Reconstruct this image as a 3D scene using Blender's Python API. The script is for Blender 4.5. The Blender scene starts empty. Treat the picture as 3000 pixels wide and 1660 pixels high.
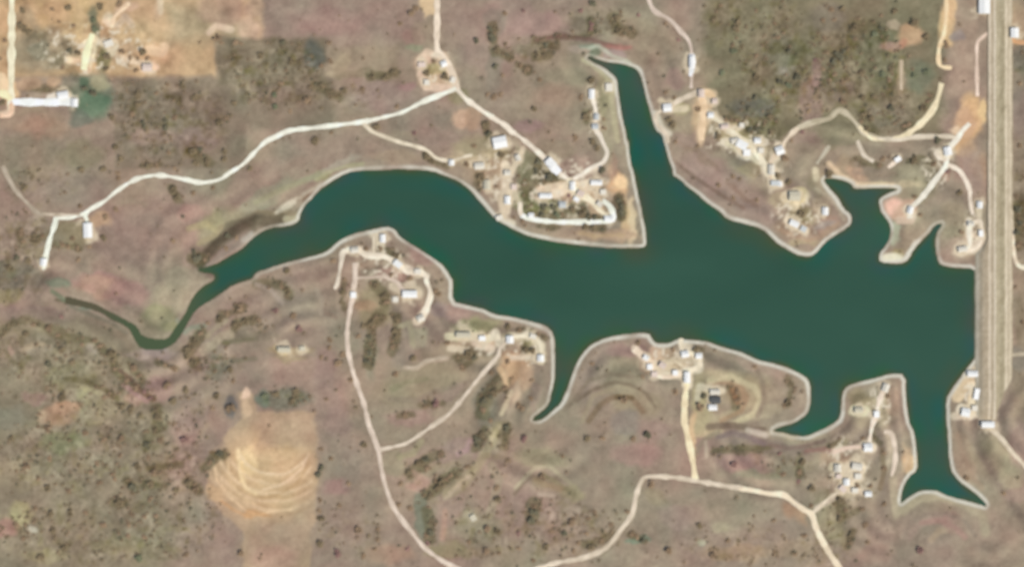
import bpy, math, random
import numpy as np
from mathutils import Vector
R = math.radians
rnd = random.Random(7)
rng = np.random.RandomState(11)
C = bpy.context.scene.collection
sc = bpy.context.scene

# ------------------------------------------------------------------ camera, sky, sun, exposure
M = 0.42                      # metres per plan unit; the plan is 2575 x 1425 units
HC = 3000.0
cd = bpy.data.cameras.new('camera'); cam = bpy.data.objects.new('camera', cd); C.objects.link(cam)
cam.location = (0, 0, HC); cam.rotation_euler = (0, 0, 0)
cd.sensor_width = 36; cd.lens = 36*HC/(2575*M)
cd.clip_start = 10; cd.clip_end = 30000
cd.dof.use_dof = True; cd.dof.focus_distance = 1500; cd.dof.aperture_fstop = 0.027
sc.camera = cam
SUN_EL, SUN_AZ = 61, 128      # degrees, azimuth clockwise from north (plan up): morning sun from the south-east
w = bpy.data.worlds.new('World'); sc.world = w; w.use_nodes = True
nt = w.node_tree; bg = nt.nodes['Background']
sky = nt.nodes.new('ShaderNodeTexSky'); sky.sky_type = 'NISHITA'; sky.sun_disc = False
sky.sun_elevation = R(SUN_EL); sky.sun_rotation = R(SUN_AZ)
nt.links.new(sky.outputs[0], bg.inputs[0]); bg.inputs[1].default_value = 0.10
sd = bpy.data.lights.new('sun', 'SUN'); sd.energy = 2.65; sd.angle = R(0.5); sd.color = (1, .955, .87)
sun = bpy.data.objects.new('sun', sd); C.objects.link(sun)
dv = Vector((math.sin(R(SUN_AZ))*math.cos(R(SUN_EL)), math.cos(R(SUN_AZ))*math.cos(R(SUN_EL)), math.sin(R(SUN_EL))))
sun.rotation_euler = dv.to_track_quat('Z', 'Y').to_euler(); sun.location = dv*400
sc.view_settings.view_transform = 'Standard'; sc.view_settings.look = 'None'
sc.view_settings.exposure = 0.21; sc.view_settings.gamma = 1
KR = np.array([1.20, 1.21, 1.25])       # photo value / albedo, by channel

# ------------------------------------------------------------------ plan helpers
TX = (0, 643.8, 1287.6, 1931.3); TY = (0, 351.9, 703.9, 1064.4)
def U(c, r, x, y): return (TX[c]+.253*x, TY[r]+.253*y)          # tile -> plan units
def W(u): return ((u[0]-1287.5)*M, (712.5-u[1])*M)              # plan units -> metres
def L(c, r, s):                                                 # "x,y x,y" in tile coordinates -> plan units
    return [U(c, r, *map(float, p.split(','))) for p in s.split()]
def lin(c):
    c = np.array(c, float)/255.
    return np.where(c <= .04045, c/12.92, ((c+.055)/1.055)**2.4)
def alb(c): return np.clip(lin(c)/KR, 0, .85)

# ------------------------------------------------------------------ noise
class Noise:
    def __init__(s, seed): s.t = np.random.RandomState(seed).rand(256, 256)*2-1
    def __call__(s, x, y, sc_):
        x = np.asarray(x, float)/sc_; y = np.asarray(y, float)/sc_
        xi = np.floor(x).astype(int); yi = np.floor(y).astype(int)
        fx = x-xi; fy = y-yi; fx = fx*fx*(3-2*fx); fy = fy*fy*(3-2*fy)
        a = s.t[xi % 256, yi % 256]; b = s.t[(xi+1) % 256, yi % 256]
        c = s.t[xi % 256, (yi+1) % 256]; d = s.t[(xi+1) % 256, (yi+1) % 256]
        return (a*(1-fx)+b*fx)*(1-fy)+(c*(1-fx)+d*fx)*fy
def fbm(n, x, y, s, o=3):
    v = 0; a = 1; t = 0
    for k in range(o):
        v = v+a*n(np.asarray(x)+31*k, np.asarray(y)+17*k, s/2**k); t += a; a *= .55
    return v/t
N = [Noise(i) for i in range(12)]

# ------------------------------------------------------------------ lake outline
LK = (L(2,0,'770,560 860,600 960,625 1090,640 1200,672 1250,700 1290,800 1320,940 1370,1110 1400,1230 1430,1300 1490,1345 1510,1425')
 + L(2,1,'1520,60 1555,200 1590,280 1600,360 1660,390 1740,470 1850,545 1920,620 2050,700 2130,785 2280,832 2420,862 2500,900')
 + L(3,1,'0,940 100,1040 220,1110 330,1160 440,1160 500,1110 560,1030 640,970 750,900 835,840 835,745 760,680 690,560 600,460 550,385 640,382 740,402 830,440 850,488 1000,482 1250,478 1290,492 1200,525 1130,560 1095,600 1110,700 1160,770 1215,850 1215,960 1160,1060 1100,1120 1110,1225 1330,1235 1390,1200 1450,1090 1530,1000 1600,930 1660,850 1735,830 1665,930 1660,1100 1690,1220 1760,1262 2070,1282 2070,1425')
 + L(3,2,'2066,100 2066,400 2064,700 2050,780 1980,870 1920,950 1830,1070 1765,1180 1768,1425')
 + L(3,3,'1785,100 1790,300 1815,460 1880,560 2000,650 2130,755 2175,825 2100,795 1900,745 1760,702 1660,655 1510,660 1400,722 1325,790 1318,760 1340,640 1400,530 1490,470 1480,280 1460,90 1410,0')
 + L(3,2,'1400,1380 1376,1200 1371,932 1200,927 1100,960 900,1010 780,1052 733,1120 715,1370 640,1425')
 + L(3,3,'560,42 480,75 380,125 250,112 130,80 40,75 120,35 230,5')
 + L(3,2,'300,1400 400,1330 430,1200 420,1020 380,960 280,900 150,850 0,810')
 + L(2,2,'2440,790 2300,720 2120,670 1920,602 1650,580 1560,626 1440,628 1400,590 1360,522 1150,527 930,570 790,632 700,722 640,820 590,950 540,1100 480,1220 400,1300 300,1385 210,1395 215,1365 300,1300 370,1230 400,1100 430,950 430,700 420,530 330,445 130,392 0,362')
 + L(1,2,'2370,340 2250,280 2080,240 1960,212 1958,0')
 + L(1,1,'1950,1380 1900,1290 1840,1220 1700,1130 1560,1040 1430,960 1385,880 1290,852 1150,892 950,932 800,1010 700,1110 560,1150 350,1200 130,1270 0,1310')
 + L(0,1,'2500,1385')
 + L(0,2,'2450,2 2310,50 2230,105 2120,185 2000,255 1930,312 1880,400 1800,540 1720,640 1600,690 1400,682 1345,600 1285,485 1200,432 1100,388 980,318 850,272 650,240 530,212 500,195 540,160 600,150 730,178 870,215 1000,256 1120,332 1290,412 1360,470 1410,565 1620,598 1680,570 1740,480 1800,400 1860,300 1890,220 1950,130 2040,50 2140,0')
 + L(0,1,'2130,1330 2000,1310 1960,1290 2060,1262 2150,1235 2250,1170 2380,1100 2450,1040 2545,950')
 + L(1,1,'130,880 340,856 430,812 440,740 490,650 560,590 590,545 660,480 770,400 870,350 950,315 1200,303 1500,292 1750,312 1880,360 2010,410 2130,500 2200,590 2280,680 2360,770 2440,830 2540,880')
 + L(2,1,'130,950 270,985 400,1010 700,1050 1000,1077 1300,1075 1335,1050 1340,1000 1325,860 1300,740 1270,600 1240,450 1215,330 1180,230 1160,0')
 + L(2,0,'1150,1425 1130,1300 1085,1100 1058,900 1050,800 1000,735 900,660 820,625 750,580'))

def smooth_closed(P, n=1):
    for _ in range(n):
        Q = []
        for i in range(len(P)):
            a, b = P[i], P[(i+1) % len(P)]
            Q += [(a[0]*.78+b[0]*.22, a[1]*.78+b[1]*.22), (a[0]*.22+b[0]*.78, a[1]*.22+b[1]*.78)]
        P = Q
    return P
LKW = [W(p) for p in smooth_closed(LK, 1)]

# ------------------------------------------------------------------ terrain grid
def axis(h, d, far):
    a = list(np.arange(0, h, d)); s = d
    while a[-1] < far: s *= 1.16; a.append(a[-1]+s)
    a = np.array(a); return np.concatenate([-a[:0:-1], a])
gx = axis(552, 1.5, 7000); gy = axis(310, 1.5, 7000)
GX, GY = np.meshgrid(gx, gy, indexing='ij')

def seg_d2(px, py, a, b):
    dx, dy = b[0]-a[0], b[1]-a[1]; l2 = dx*dx+dy*dy+1e-9
    t = np.clip(((px-a[0])*dx+(py-a[1])*dy)/l2, 0, 1)
    return (px-a[0]-t*dx)**2+(py-a[1]-t*dy)**2
def sdf(px, py, P):
    d = np.full(px.shape, 1e18); ins = np.zeros(px.shape, bool)
    for i in range(len(P)):
        a, b = P[i], P[(i+1) % len(P)]
        np.minimum(d, seg_d2(px, py, a, b), out=d)
        if a[1] != b[1]:
            c = ((a[1] > py) != (b[1] > py)) & (px < (b[0]-a[0])*(py-a[1])/(b[1]-a[1])+a[0])
            ins ^= c
    d = np.sqrt(d); return np.where(ins, -d, d)
D = sdf(GX, GY, LKW)
D = D+.6*np.clip((360-(GX/M+1287.5))/60, 0, 1)*(1+1.2*fbm(N[2], GX, GY, 12, 2))*(np.abs(D) < 12)
D = np.where((GX/M+1287.5 < 165) & (np.abs(D) < 14), D+5, D)
# ragged bank: nudge the distance field by a little noise
D = D + .55*fbm(N[0], GX, GY, 9, 3)*np.clip(1-np.abs(D)/12, 0, 1)

DX0, DX1 = W((2450, 0))[0], W((2548, 0))[0]       # dam footprint
DY0, DY1 = W((0, 1062))[1], W((0, -400))[1]
h = np.where(D < 0, -np.minimum(.12*np.abs(D)+.15, 4), .5*(1-np.exp(-D/3))+3.2*(1-np.exp(-np.maximum(D, 0)/90)))
hill = fbm(N[1], GX, GY, 170, 3)*2.2+fbm(N[2], GX, GY, 40, 3)*.6
h = h+np.where(D > 0, np.maximum(hill+1.0, -.2)*(1-np.exp(-np.maximum(D, 0)/35)), 0)
far = np.clip((np.hypot(GX, GY)-900)/4000, 0, 1); h = h+far*40*fbm(N[3], GX, GY, 1500, 3)
dd = np.maximum(np.maximum(DX0-GX, GX-DX1), np.maximum(DY0-GY, 0))
k = np.clip(1-dd/25, 0, 1); k = k*k*(3-2*k)
cap = .5+2.8*np.clip((640-(712.5-GY/M))/50, 0, 1)*(GX < 505); h = np.where(D > 0, h*(1-k)+np.minimum(h, cap)*k, h)
def stroke_d(P):
    P = [W(p) for p in P]; d = np.full(GX.shape, 1e18)
    xs = [p[0] for p in P]; ys = [p[1] for p in P]; m = 60
    ix = slice(np.searchsorted(gx, min(xs)-m), np.searchsorted(gx, max(xs)+m))
    iy = slice(np.searchsorted(gy, min(ys)-m), np.searchsorted(gy, max(ys)+m))
    s = np.full(GX[ix, iy].shape, 1e18)
    for a, b in zip(P[:-1], P[1:]): s = np.minimum(s, seg_d2(GX[ix, iy], GY[ix, iy], a, b))
    d[ix, iy] = s; return np.sqrt(d)
DITCH = L(3,2,'2050,1370 2060,1425')+L(3,3,'2030,80 2080,260 2200,450 2330,640 2420,800 2545,950 2700,1150')
dch = stroke_d(DITCH); h = h-1.3*np.exp(-(dch/5)**2)*(D > 0)
CREEK = L(2,3,'1980,300 2150,255 2300,230 2450,265')+L(3,3,'60,300 200,330 310,440 300,600')
crk = stroke_d(CREEK); h = h-.8*np.exp(-(crk/4)**2)*(D > 0)
h = np.where((D > 0) & (h < .12), .12+.02*h, h)

def Hat(x, y):
    i = min(max(int(np.searchsorted(gx, x))-1, 0), len(gx)-2); j = min(max(int(np.searchsorted(gy, y))-1, 0), len(gy)-2)
    fx = (x-gx[i])/(gx[i+1]-gx[i]); fy = (y-gy[j])/(gy[j+1]-gy[j])
    return float((h[i, j]*(1-fx)+h[i+1, j]*fx)*(1-fy)+(h[i, j+1]*(1-fx)+h[i+1, j+1]*fx)*fy)

BL = [
 (0,0,752,1028,60,80,0,'w','house','bright white house at the right end of the short road by the green meadow'),
 (0,0,640,955,110,70,10,'w','warehouse','white metal roofed shed standing on the short road left of the pond house'),
 (0,0,1475,680,95,70,0,'p','barn','pinkish roofed barn alone in the ochre clearing at the upper left'),
 (0,0,1090,440,90,60,20,'c','shed','cream shed beside the green gully in the upper left corner'),
 (0,1,882,900,84,150,2,'w','warehouse','long white warehouse below the west end of the bank road'),
 (0,1,440,1215,60,70,-5,'w','house','white house at the lower end of the west road spur'),
 (1,1,2425,28,140,115,12,'w','warehouse','largest white building, just left of the diagonal road above the north shore'),
 (1,0,1870,640,56,56,25,'w','house','small white house right below the bend of the north entrance road'),
 (1,0,1700,825,48,48,0,'c','shed','cream shed at the bottom of the yard left of the road junction'),
 (1,0,1650,650,70,44,0,'p','shed','pinkish shed on the left edge of the yard by the north road'),
 (1,1,1945,228,48,52,0,'w','house','white cottage on the track above the curved north shore'),
 (1,1,2222,262,100,62,5,'c','house','cream roofed house right of the cottage above the north shore'),
 (1,1,2298,448,64,96,0,'y','house','pale tan house right of the curved north shore'),
 (1,1,1262,980,50,80,0,'w','house','white house on the northern tip of the southwest peninsula'),
 (1,1,985,1095,76,52,5,'c','house','cream house at the road corner on the southwest peninsula'),
 (1,1,1410,1232,80,58,-38,'w','house','white house set askew on the winding lane of the southwest peninsula'),
 (1,1,1610,1308,60,44,0,'c','shed','cream shed near the lane end on the southwest peninsula'),
 (1,2,1530,140,150,66,0,'w','warehouse','long white roofed hall in the middle of the southwest peninsula'),
 (1,2,1388,192,54,50,0,'c','shed','small cream shed left of the long white hall'),
 (1,2,970,148,52,56,0,'w','shed','white shed on the roadside left of the long white hall'),
 (1,2,1640,380,70,60,25,'c','house','cream house at the lower end of the peninsula lane'),
 (2,0,792,940,52,96,0,'w','house','tall narrow white house topmost on the lane inside the triangular peninsula'),
 (2,0,838,1165,46,56,0,'g','house','grey roofed house second on the lane inside the triangular peninsula'),
 (2,0,826,1262,60,50,0,'g','house','grey roofed house lowest on the lane inside the triangular peninsula'),
 (2,0,965,872,64,76,0,'c','shed','cream shed near the left bank of the narrow north arm'),
 (2,0,1542,1075,84,76,5,'w','house','white house on the right bank of the narrow north arm'),
 (2,0,1788,625,50,120,0,'w','warehouse','long thin white shed on the winding road in the upper right'),
 (2,0,1972,1150,56,50,0,'w','house','white house topmost in the hamlet on the northeast peninsula'),
 (2,0,2110,1262,78,46,10,'p','house','pinkish roofed house in the scrub edge of the northeast hamlet'),
 (2,0,2280,1250,46,44,0,'c','shed','cream shed right of the pinkish house in the northeast hamlet'),
 (2,0,1880,935,56,78,0,'p','barn','pinkish barn where the lane meets the ochre yard of the northeast hamlet'),
 (2,0,2215,1402,84,50,12,'c','house','cream house left of the big bright yard in the northeast hamlet'),
 (2,0,2435,1402,62,52,0,'w','house','white house at the upper right of the big bright yard'),
 (2,1,2280,52,110,80,-30,'w','warehouse','broad white hall in the big bright yard of the northeast hamlet'),
 (2,1,2330,130,66,62,0,'w','shed','white shed below the broad hall in the big bright yard'),
 (2,1,385,232,96,76,-45,'w','warehouse','large white building on the diagonal road inside the triangular peninsula'),
 (2,1,335,557,130,46,0,'w','house','long white roofed house below the ochre yard of the triangular peninsula'),
 (2,1,502,645,66,60,0,'g','house','grey roofed house among the trees of the triangular peninsula'),
 (2,1,602,460,50,86,0,'w','house','white house standing upright at the road fork of the triangular peninsula'),
 (2,1,682,535,66,56,-30,'p','house','pinkish house just below the road fork of the triangular peninsula'),
 (2,1,838,428,116,46,0,'w','house','white house right of the road fork of the triangular peninsula'),
 (2,1,905,520,54,46,0,'c','shed','cream shed below the white house right of the fork'),
 (2,1,960,785,84,56,0,'w','house','white house in the lower right corner of the peninsula loop road'),
 (2,1,190,752,52,50,0,'w','house','white house in the lower left corner of the peninsula loop road'),
 (3,1,112,108,80,80,20,'w','house','white house on the lane above the northeast peninsula tip'),
 (3,1,30,300,56,100,0,'c','house','cream house lower down the lane above the northeast peninsula tip'),
 (3,1,72,432,90,46,0,'g','shed','grey roofed shed at the lane end above the peninsula tip'),
 (3,1,262,560,110,90,0,'y','barn','pale tan barn at the neck of the northeast peninsula tip'),
 (3,1,565,710,54,76,0,'w','house','white house near the right bank of the northeast peninsula tip'),
 (3,1,258,832,92,56,-25,'w','house','white house lowest on the northeast peninsula tip'),
 (3,1,350,885,56,50,-25,'g','shed','grey shed beside the lowest house on the peninsula tip'),
 (3,1,1780,115,72,84,10,'w','house','white house at the road fork west of the dam'),
 (3,1,1285,195,60,44,30,'w','shed','white shed left of the fork house above the small inlet'),
 (3,1,2098,648,48,66,0,'w','house','white house close beside the dam'),
 (3,1,2012,836,60,44,0,'c','house','cream house at the top of the small loop road by the dam'),
 (3,1,1930,1085,90,50,10,'c','house','cream house at the bottom of the small loop road by the dam'),
 (3,1,1410,700,50,70,-15,'w','house','white house where the spit road ends on the peach sand'),
 (3,0,2140,72,112,150,0,'w','warehouse','big white building at the top of the dam'),
 (3,0,2445,332,76,96,0,'w','warehouse','white building on the far right beside the dam'),
 (1,2,2065,545,150,50,0,'y','barn','long pale tan barn left of the headland farm'),
 (1,2,2250,578,62,44,0,'w','shed','white shed between the pale barn and the headland farm'),
 (1,2,2525,590,70,72,0,'w','house','bright white farmhouse on the southern headland'),
 (1,2,285,690,130,46,0,'y','barn','pale tan barn alone in the pink heath above the ochre field'),
 (1,2,465,680,50,40,0,'y','shed','small pale shed right of the lone heath barn'),
 (2,2,285,775,62,66,0,'w','house','white house at the lower end of the headland loop'),
 (2,2,210,560,60,44,-20,'c','shed','cream shed at the top of the headland loop'),
 (2,2,1330,770,52,46,-30,'w','house','white house topmost on the slanting lane of the southern peninsula'),
 (2,2,1368,860,50,50,0,'w','shed','white shed lower on the slanting lane of the southern peninsula'),
 (2,2,1495,845,66,56,-30,'p','house','pinkish house between the two lanes of the southern peninsula'),
 (2,2,1415,935,60,50,0,'p','shed','pinkish shed at the foot of the slanting lane'),
 (2,2,1718,735,72,60,10,'w','house','white house nearest the water on the southern peninsula'),
 (2,2,1855,752,60,54,0,'w','house','white house right of the waterside house on the southern peninsula'),
 (2,2,1620,920,48,46,0,'w','shed','white shed left of the long white shed on the southern peninsula'),
 (2,2,1738,965,56,110,0,'w','warehouse','long upright white shed on the main lane of the southern peninsula'),
 (2,2,2015,1110,100,48,0,'c','house','cream roofed house topmost of the lone knoll farm'),
 (2,2,2020,1188,96,66,0,'k','barn','dark grey roofed barn of the lone knoll farm'),
 (2,2,1992,1262,84,54,0,'w','house','white roofed house lowest of the lone knoll farm'),
 (3,2,1165,1068,62,80,-20,'c','house','cream house near the tip of the square southeastern headland'),
 (3,2,900,1290,84,54,0,'y','house','pale tan house on the left side of the square southeastern headland'),
 (3,2,1075,1330,50,60,0,'w','shed','white shed on the lane of the square southeastern headland'),
 (3,2,2030,930,104,54,0,'w','house','white house at the waterside below the dam bend'),
 (3,2,1960,1312,84,80,-10,'w','house','white house at the spillway left of the dam end'),
 (3,2,2070,1130,46,110,-10,'w','shed','long white shed upright beside the sandy bank by the dam'),
 (3,3,2180,8,130,56,0,'w','warehouse','white hall where the southeast road leaves the dam'),
 (3,3,990,235,84,76,0,'w','house','brightest white house at the top of the southeastern hamlet'),
 (3,3,880,425,104,66,-10,'c','house','large cream house in the middle of the southeastern hamlet'),
 (3,3,690,440,64,74,0,'c','house','cream house on the left side of the southeastern hamlet'),
 (3,3,890,520,64,54,0,'c','shed','cream shed below the large cream house in the southeastern hamlet'),
 (3,3,775,578,54,66,0,'w','house','white house on the slanting lane of the southeastern hamlet'),
 (3,3,738,645,66,50,-40,'p','shed','pinkish shed lower on the slanting lane of the southeastern hamlet'),
 (3,3,992,695,66,48,0,'w','house','white house lowest right of the southeastern hamlet'),
 (2,1,640,590,50,40,-35,'w','shed','tiny white shed just above the tree row of the triangular peninsula'),
 (2,1,870,640,54,46,-40,'c','house','cream house halfway down the diagonal lane to the peninsula corner'),
 (2,1,60,180,46,60,20,'c','house','cream house left of the diagonal road entering the triangular peninsula'),
 (2,1,20,470,50,50,0,'p','shed','pinkish shed at the left edge of the triangular peninsula plots'),
 (1,1,2500,600,54,80,0,'w','house','white house on the bright strip left of the triangular peninsula trees'),
 (1,1,2500,330,60,50,0,'c','house','cream house at the upper end of the bright strip'),
 (1,1,2420,775,66,44,20,'c','shed','cream shed by the water below the bright strip'),
 (1,0,1960,800,44,56,-20,'c','shed','small cream shed on the north road just above the junction'),
 (2,0,2010,1010,50,50,0,'p','house','pinkish house at the end of the ochre yard lane'),
 (2,1,2470,110,50,50,0,'c','shed','cream shed right of the big bright yard'),
 (3,1,115,440,40,40,0,'w','shed','tiny white shed right at the lane end above the peninsula tip'),
 (3,1,2110,930,40,60,0,'w','shed','white shed on the right side of the small loop road'),
 (3,3,700,520,50,40,0,'p','shed','pinkish shed below the left cream house of the southeastern hamlet'),
 (3,3,860,660,60,44,0,'c','shed','cream shed left of the lowest house in the southeastern hamlet'),
 (3,2,2050,1270,50,50,0,'c','shed','cream shed between the sandy bank and the spillway house'),
 (1,3,2160,930,52,60,30,'y','shed','pale shed alone on the pink slope at the bottom centre'),
]
YARDS = BL

# ------------------------------------------------------------------ land cover colours (values read as the land's own colour)
col = np.zeros(GX.shape+(3,)); col[:] = (160, 141, 121)
# broad mauve / olive / sandy drift of dry soil and thin grass
m1 = fbm(N[4], GX, GY, 60, 3)[..., None]; m2 = fbm(N[5], GX, GY, 45, 3)[..., None]
col += np.clip(m1, -1, 1)*np.array((6, -5, 0))+np.clip(m2, -1, 1)*np.array((7, 7, 3))
UX = GX/M+1287.5; UY = 712.5-GY/M
wx = 14*fbm(N[6], GX, GY, 14, 3); wy = 14*fbm(N[7], GX, GY, 14, 3)
def mixin(mask, c, s=1.0):
    global col
    mk = (np.clip(mask, 0, 1)*s)[..., None]; col = col*(1-mk)+np.array(c, float)*mk
def ell(x, y, rx, ry, c, s=.8, ang=0, soft=.45, warp=1.0):
    a = R(ang); X = UX+wx*warp-x; Y = UY+wy*warp-y
    u = (X*math.cos(a)+Y*math.sin(a))/rx; v = (-X*math.sin(a)+Y*math.cos(a))/ry
    mixin((1-np.sqrt(u*u+v*v))/soft+.5, c, s)
def box(x0, y0, x1, y1, c, s=.8, soft=12, warp=1.0):
    X = UX+wx*warp; Y = UY+wy*warp
    mixin(np.minimum(np.minimum(X-x0, x1-X), np.minimum(Y-y0, y1-Y))/soft+.5, c, s)
def poly(P, c, s=.85, soft=5, warp=.5):
    g = GX+wx*warp*M; q = GY-wy*warp*M
    mixin(-sdf(g, q, [W(p) for p in P])/M/soft+.5, c, s)
def strk(P, wd, c, s=.8, soft=3):
    d = stroke_d(P)/M+fbm(N[8], GX, GY, 10, 2)*2; mixin((wd/2-d)/soft+.5, c, s)
# --- top left
box(-300, -300, 662, 98, (203, 171, 132), .85, 14, .5); box(-300, -300, 545, 196, (203, 170, 128), .85, 14, .5); ell(60, 300, 90, 30, (178, 150, 124), .6)
box(280, -40, 520, 95, (206, 176, 138), .6, 40); box(430, 20, 600, 110, (166, 154, 126), .5, 40)
ell(560, 30, 60, 40, (170, 140, 120), .6); ell(110, 130, 90, 55, (152, 140, 116), .7); ell(60, 70, 30, 60, (150, 135, 110), .5)
ell(235, 90, 32, 50, (196, 166, 130), .5); ell(385, 140, 40, 26, (224, 182, 142), .85); ell(310, 130, 40, 30, (206, 172, 138), .7)
ell(375, 170, 22, 14, (248, 212, 180), .9); ell(280, 118, 24, 22, (236, 206, 170), .8); ell(215, 165, 26, 26, (232, 194, 146), .85)
ell(20, 225, 26, 36, (240, 205, 156), .9); ell(20, 160, 18, 40, (205, 165, 125), .7); ell(5, 60, 14, 50, (214, 172, 130), .6)
ell(278, 50, 14, 18, (235, 210, 178), .9); ell(320, 18, 26, 12, (222, 188, 156), .8); ell(402, 20, 14, 26, (215, 186, 152), .7)
ell(240, 70, 12, 50, (118, 118, 96), .75, 0); ell(262, 150, 18, 40, (136, 128, 92), .8); ell(100, 125, 26, 24, (134, 130, 108), .7)
ell(120, 228, 60, 9, (128, 112, 88), .8); ell(60, 275, 60, 12, (168, 148, 122), .6); ell(110, 325, 60, 30, (180, 145, 120), .5)
ell(75, 215, 34, 16, (200, 166, 132), .7); ell(140, 212, 20, 12, (206, 170, 134), .7)
ell(625, 75, 26, 30, (200, 170, 145), .7); ell(640, 20, 20, 30, (196, 166, 142), .6)
box(660, -60, 1060, 98, (163, 140, 124), .75, 30); ell(830, 55, 90, 35, (160, 130, 118), .6); ell(1040, 95, 30, 22, (166, 132, 118), .5)
# pond meadow
ell(228, 245, 60, 62, (128, 130, 108), .9); ell(232, 262, 40, 34, (112, 130, 104), .9); ell(205, 300, 28, 22, (116, 120, 104), .8)
ell(246, 208, 26, 18, (170, 164, 130), .9); ell(205, 215, 12, 20, (92, 112, 88), .8)
# --- woods (ground under scrub)
box(290, 197, 840, 330, (138, 124, 104), .9, 16, .5); box(546, 98, 822, 215, (132, 120, 98), .92, 14, .5)
box(289, 300, 620, 425, (140, 126, 106), .8, 8, .25); ell(785, 140, 26, 42, (112, 112, 100), .85); ell(500, 350, 60, 30, (150, 128, 118), .5)
ell(385, 345, 60, 20, (166, 140, 124), .6); box(825, 120, 1000, 190, (166, 150, 124), .8, 18); ell(860, 165, 20, 32, (180, 162, 132), .8)
ell(835, 185, 12, 10, (190, 172, 142), .8); ell(960, 245, 80, 45, (160, 136, 124), .7); ell(910, 190, 80, 10, (148, 134, 108), .7)
ell(60, 400, 80, 60, (150, 138, 114), .7); ell(180, 480, 110, 40, (150, 135, 118), .6); ell(200, 390, 60, 34, (152, 142, 112), .6)
ell(45, 440, 30, 60, (138, 126, 106), .6)
box(1770, -50, 2370, 345, (134, 124, 98), .9, 30); ell(2040, 260, 30, 60, (166, 140, 124), .8); ell(2050, 190, 12, 40, (168, 138, 126), .7)
ell(1980, 190, 26, 26, (154, 144, 130), .7); ell(2110, 230, 40, 30, (150, 132, 116), .6); ell(1895, 270, 60, 24, (118, 114, 102), .7)
ell(1930, 330, 60, 26, (126, 118, 90), .7); ell(2080, 50, 50, 40, (124, 112, 98), .6); ell(1965, 130, 50, 40, (130, 126, 104), .6)
ell(2310, 195, 40, 36, (122, 128, 104), .75); ell(2210, 150, 60, 70, (118, 117, 90), .6); ell(2240, 115, 26, 14, (182, 148, 130), .85)
ell(2285, 88, 34, 24, (208, 168, 132), .85); ell(2268, 108, 14, 12, (198, 146, 118), .8); ell(2245, 62, 18, 10, (196, 176, 148), .8)
ell(2262, 190, 8, 45, (180, 160, 132), .7, soft=.7); ell(2220, 300, 70, 36, (140, 128, 108), .7)
# --- middle top
box(1120, -40, 1480, 90, (164, 144, 126), .6, 30); ell(1230, 130, 70, 60, (168, 142, 128), .6); ell(1280, 40, 60, 50, (166, 138, 126), .5)
ell(1350, 60, 70, 34, (172, 142, 130), .7); ell(1430, 95, 80, 8, (146, 120, 108), .7); ell(1340, 130, 50, 18, (138, 128, 104), .8)
ell(1245, 60, 26, 34, (142, 134, 116), .6); ell(1240, 180, 20, 60, (150, 138, 120), .6)
ell(1490, 55, 60, 36, (140, 128, 106), .7); ell(1545, 118, 40, 8, (166, 128, 112), .7); ell(1480, 116, 20, 8, (150, 160, 138), .8)
ell(1460, 125, 30, 10, (188, 170, 150), .7); ell(1500, 132, 16, 14, (108, 122, 98), .8); ell(1545, 140, 26, 12, (170, 152, 142), .8)
box(1295, 165, 1500, 330, (160, 145, 122), .7, 25); ell(1400, 240, 60, 30, (172, 148, 124), .6); ell(1330, 320, 40, 16, (164, 136, 128), .7)
ell(1430, 195, 60, 20, (156, 146, 120), .6); ell(1440, 420, 50, 30, (172, 146, 128), .8); ell(1400, 375, 50, 24, (150, 136, 112), .7)
ell(1640, 120, 60, 50, (158, 142, 118), .7); ell(1655, 190, 26, 60, (168, 148, 126), .6); ell(1700, 200, 26, 30, (172, 142, 128), .7)
ell(1590, 70, 60, 26, (164, 148, 122), .6); ell(1770, 180, 40, 36, (152, 134, 110), .7)
box(1060, -40, 1100, 46, (228, 196, 154), .9, 8); box(1040, 50, 1096, 120, (160, 145, 120), .5, 10)
ell(1062, 155, 22, 26, (222, 186, 158), .85); ell(1085, 185, 34, 26, (178, 164, 118), .9); ell(1100, 206, 44, 20, (212, 184, 152), .85)
ell(1038, 118, 20, 8, (150, 154, 122), .7); ell(1110, 152, 14, 20, (206, 176, 146), .7); ell(1025, 216, 26, 12, (172, 136, 128), .7)
# --- between roads
ell(1060, 295, 80, 40, (152, 136, 118), .8); ell(1160, 295, 24, 22, (212, 176, 146), .85); ell(1190, 300, 20, 26, (190, 158, 128), .7)
ell(1150, 245, 26, 16, (146, 136, 104), .8); ell(1100, 345, 60, 22, (158, 136, 120), .7); ell(1000, 345, 50, 14, (160, 144, 118), .6)
box(700, 335, 1050, 420, (158, 142, 122), .6, 24); ell(760, 420, 50, 30, (166, 142, 122), .6); ell(1000, 395, 70, 16, (178, 156, 130), .7)
ell(640, 460, 90, 40, (166, 142, 124), .6, -35); ell(660, 500, 100, 22, (158, 152, 126), .8, -32); ell(810, 440, 24, 16, (160, 156, 112), .8)
ell(560, 570, 70, 40, (164, 156, 124), .8, -20); ell(540, 560, 30, 26, (172, 164, 124), .6)
ell(830, 425, 80, 10, (180, 172, 150), .7, -20); ell(730, 515, 30, 9, (214, 200, 172), .9, -30); ell(735, 545, 24, 12, (182, 172, 142), .9)
ell(690, 535, 60, 10, (150, 132, 104), .8); ell(775, 500, 16, 18, (124, 102, 82), .85); ell(700, 550, 40, 6, (120, 96, 70), .8)
ell(615, 575, 50, 22, (128, 118, 98), .8, -35); ell(575, 600, 60, 22, (150, 132, 118), .8, -35); ell(640, 600, 22, 8, (178, 168, 152), .6, -35)
ell(500, 665, 26, 12, (160, 152, 140), .8); ell(520, 690, 26, 14, (120, 100, 86), .8)
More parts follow.
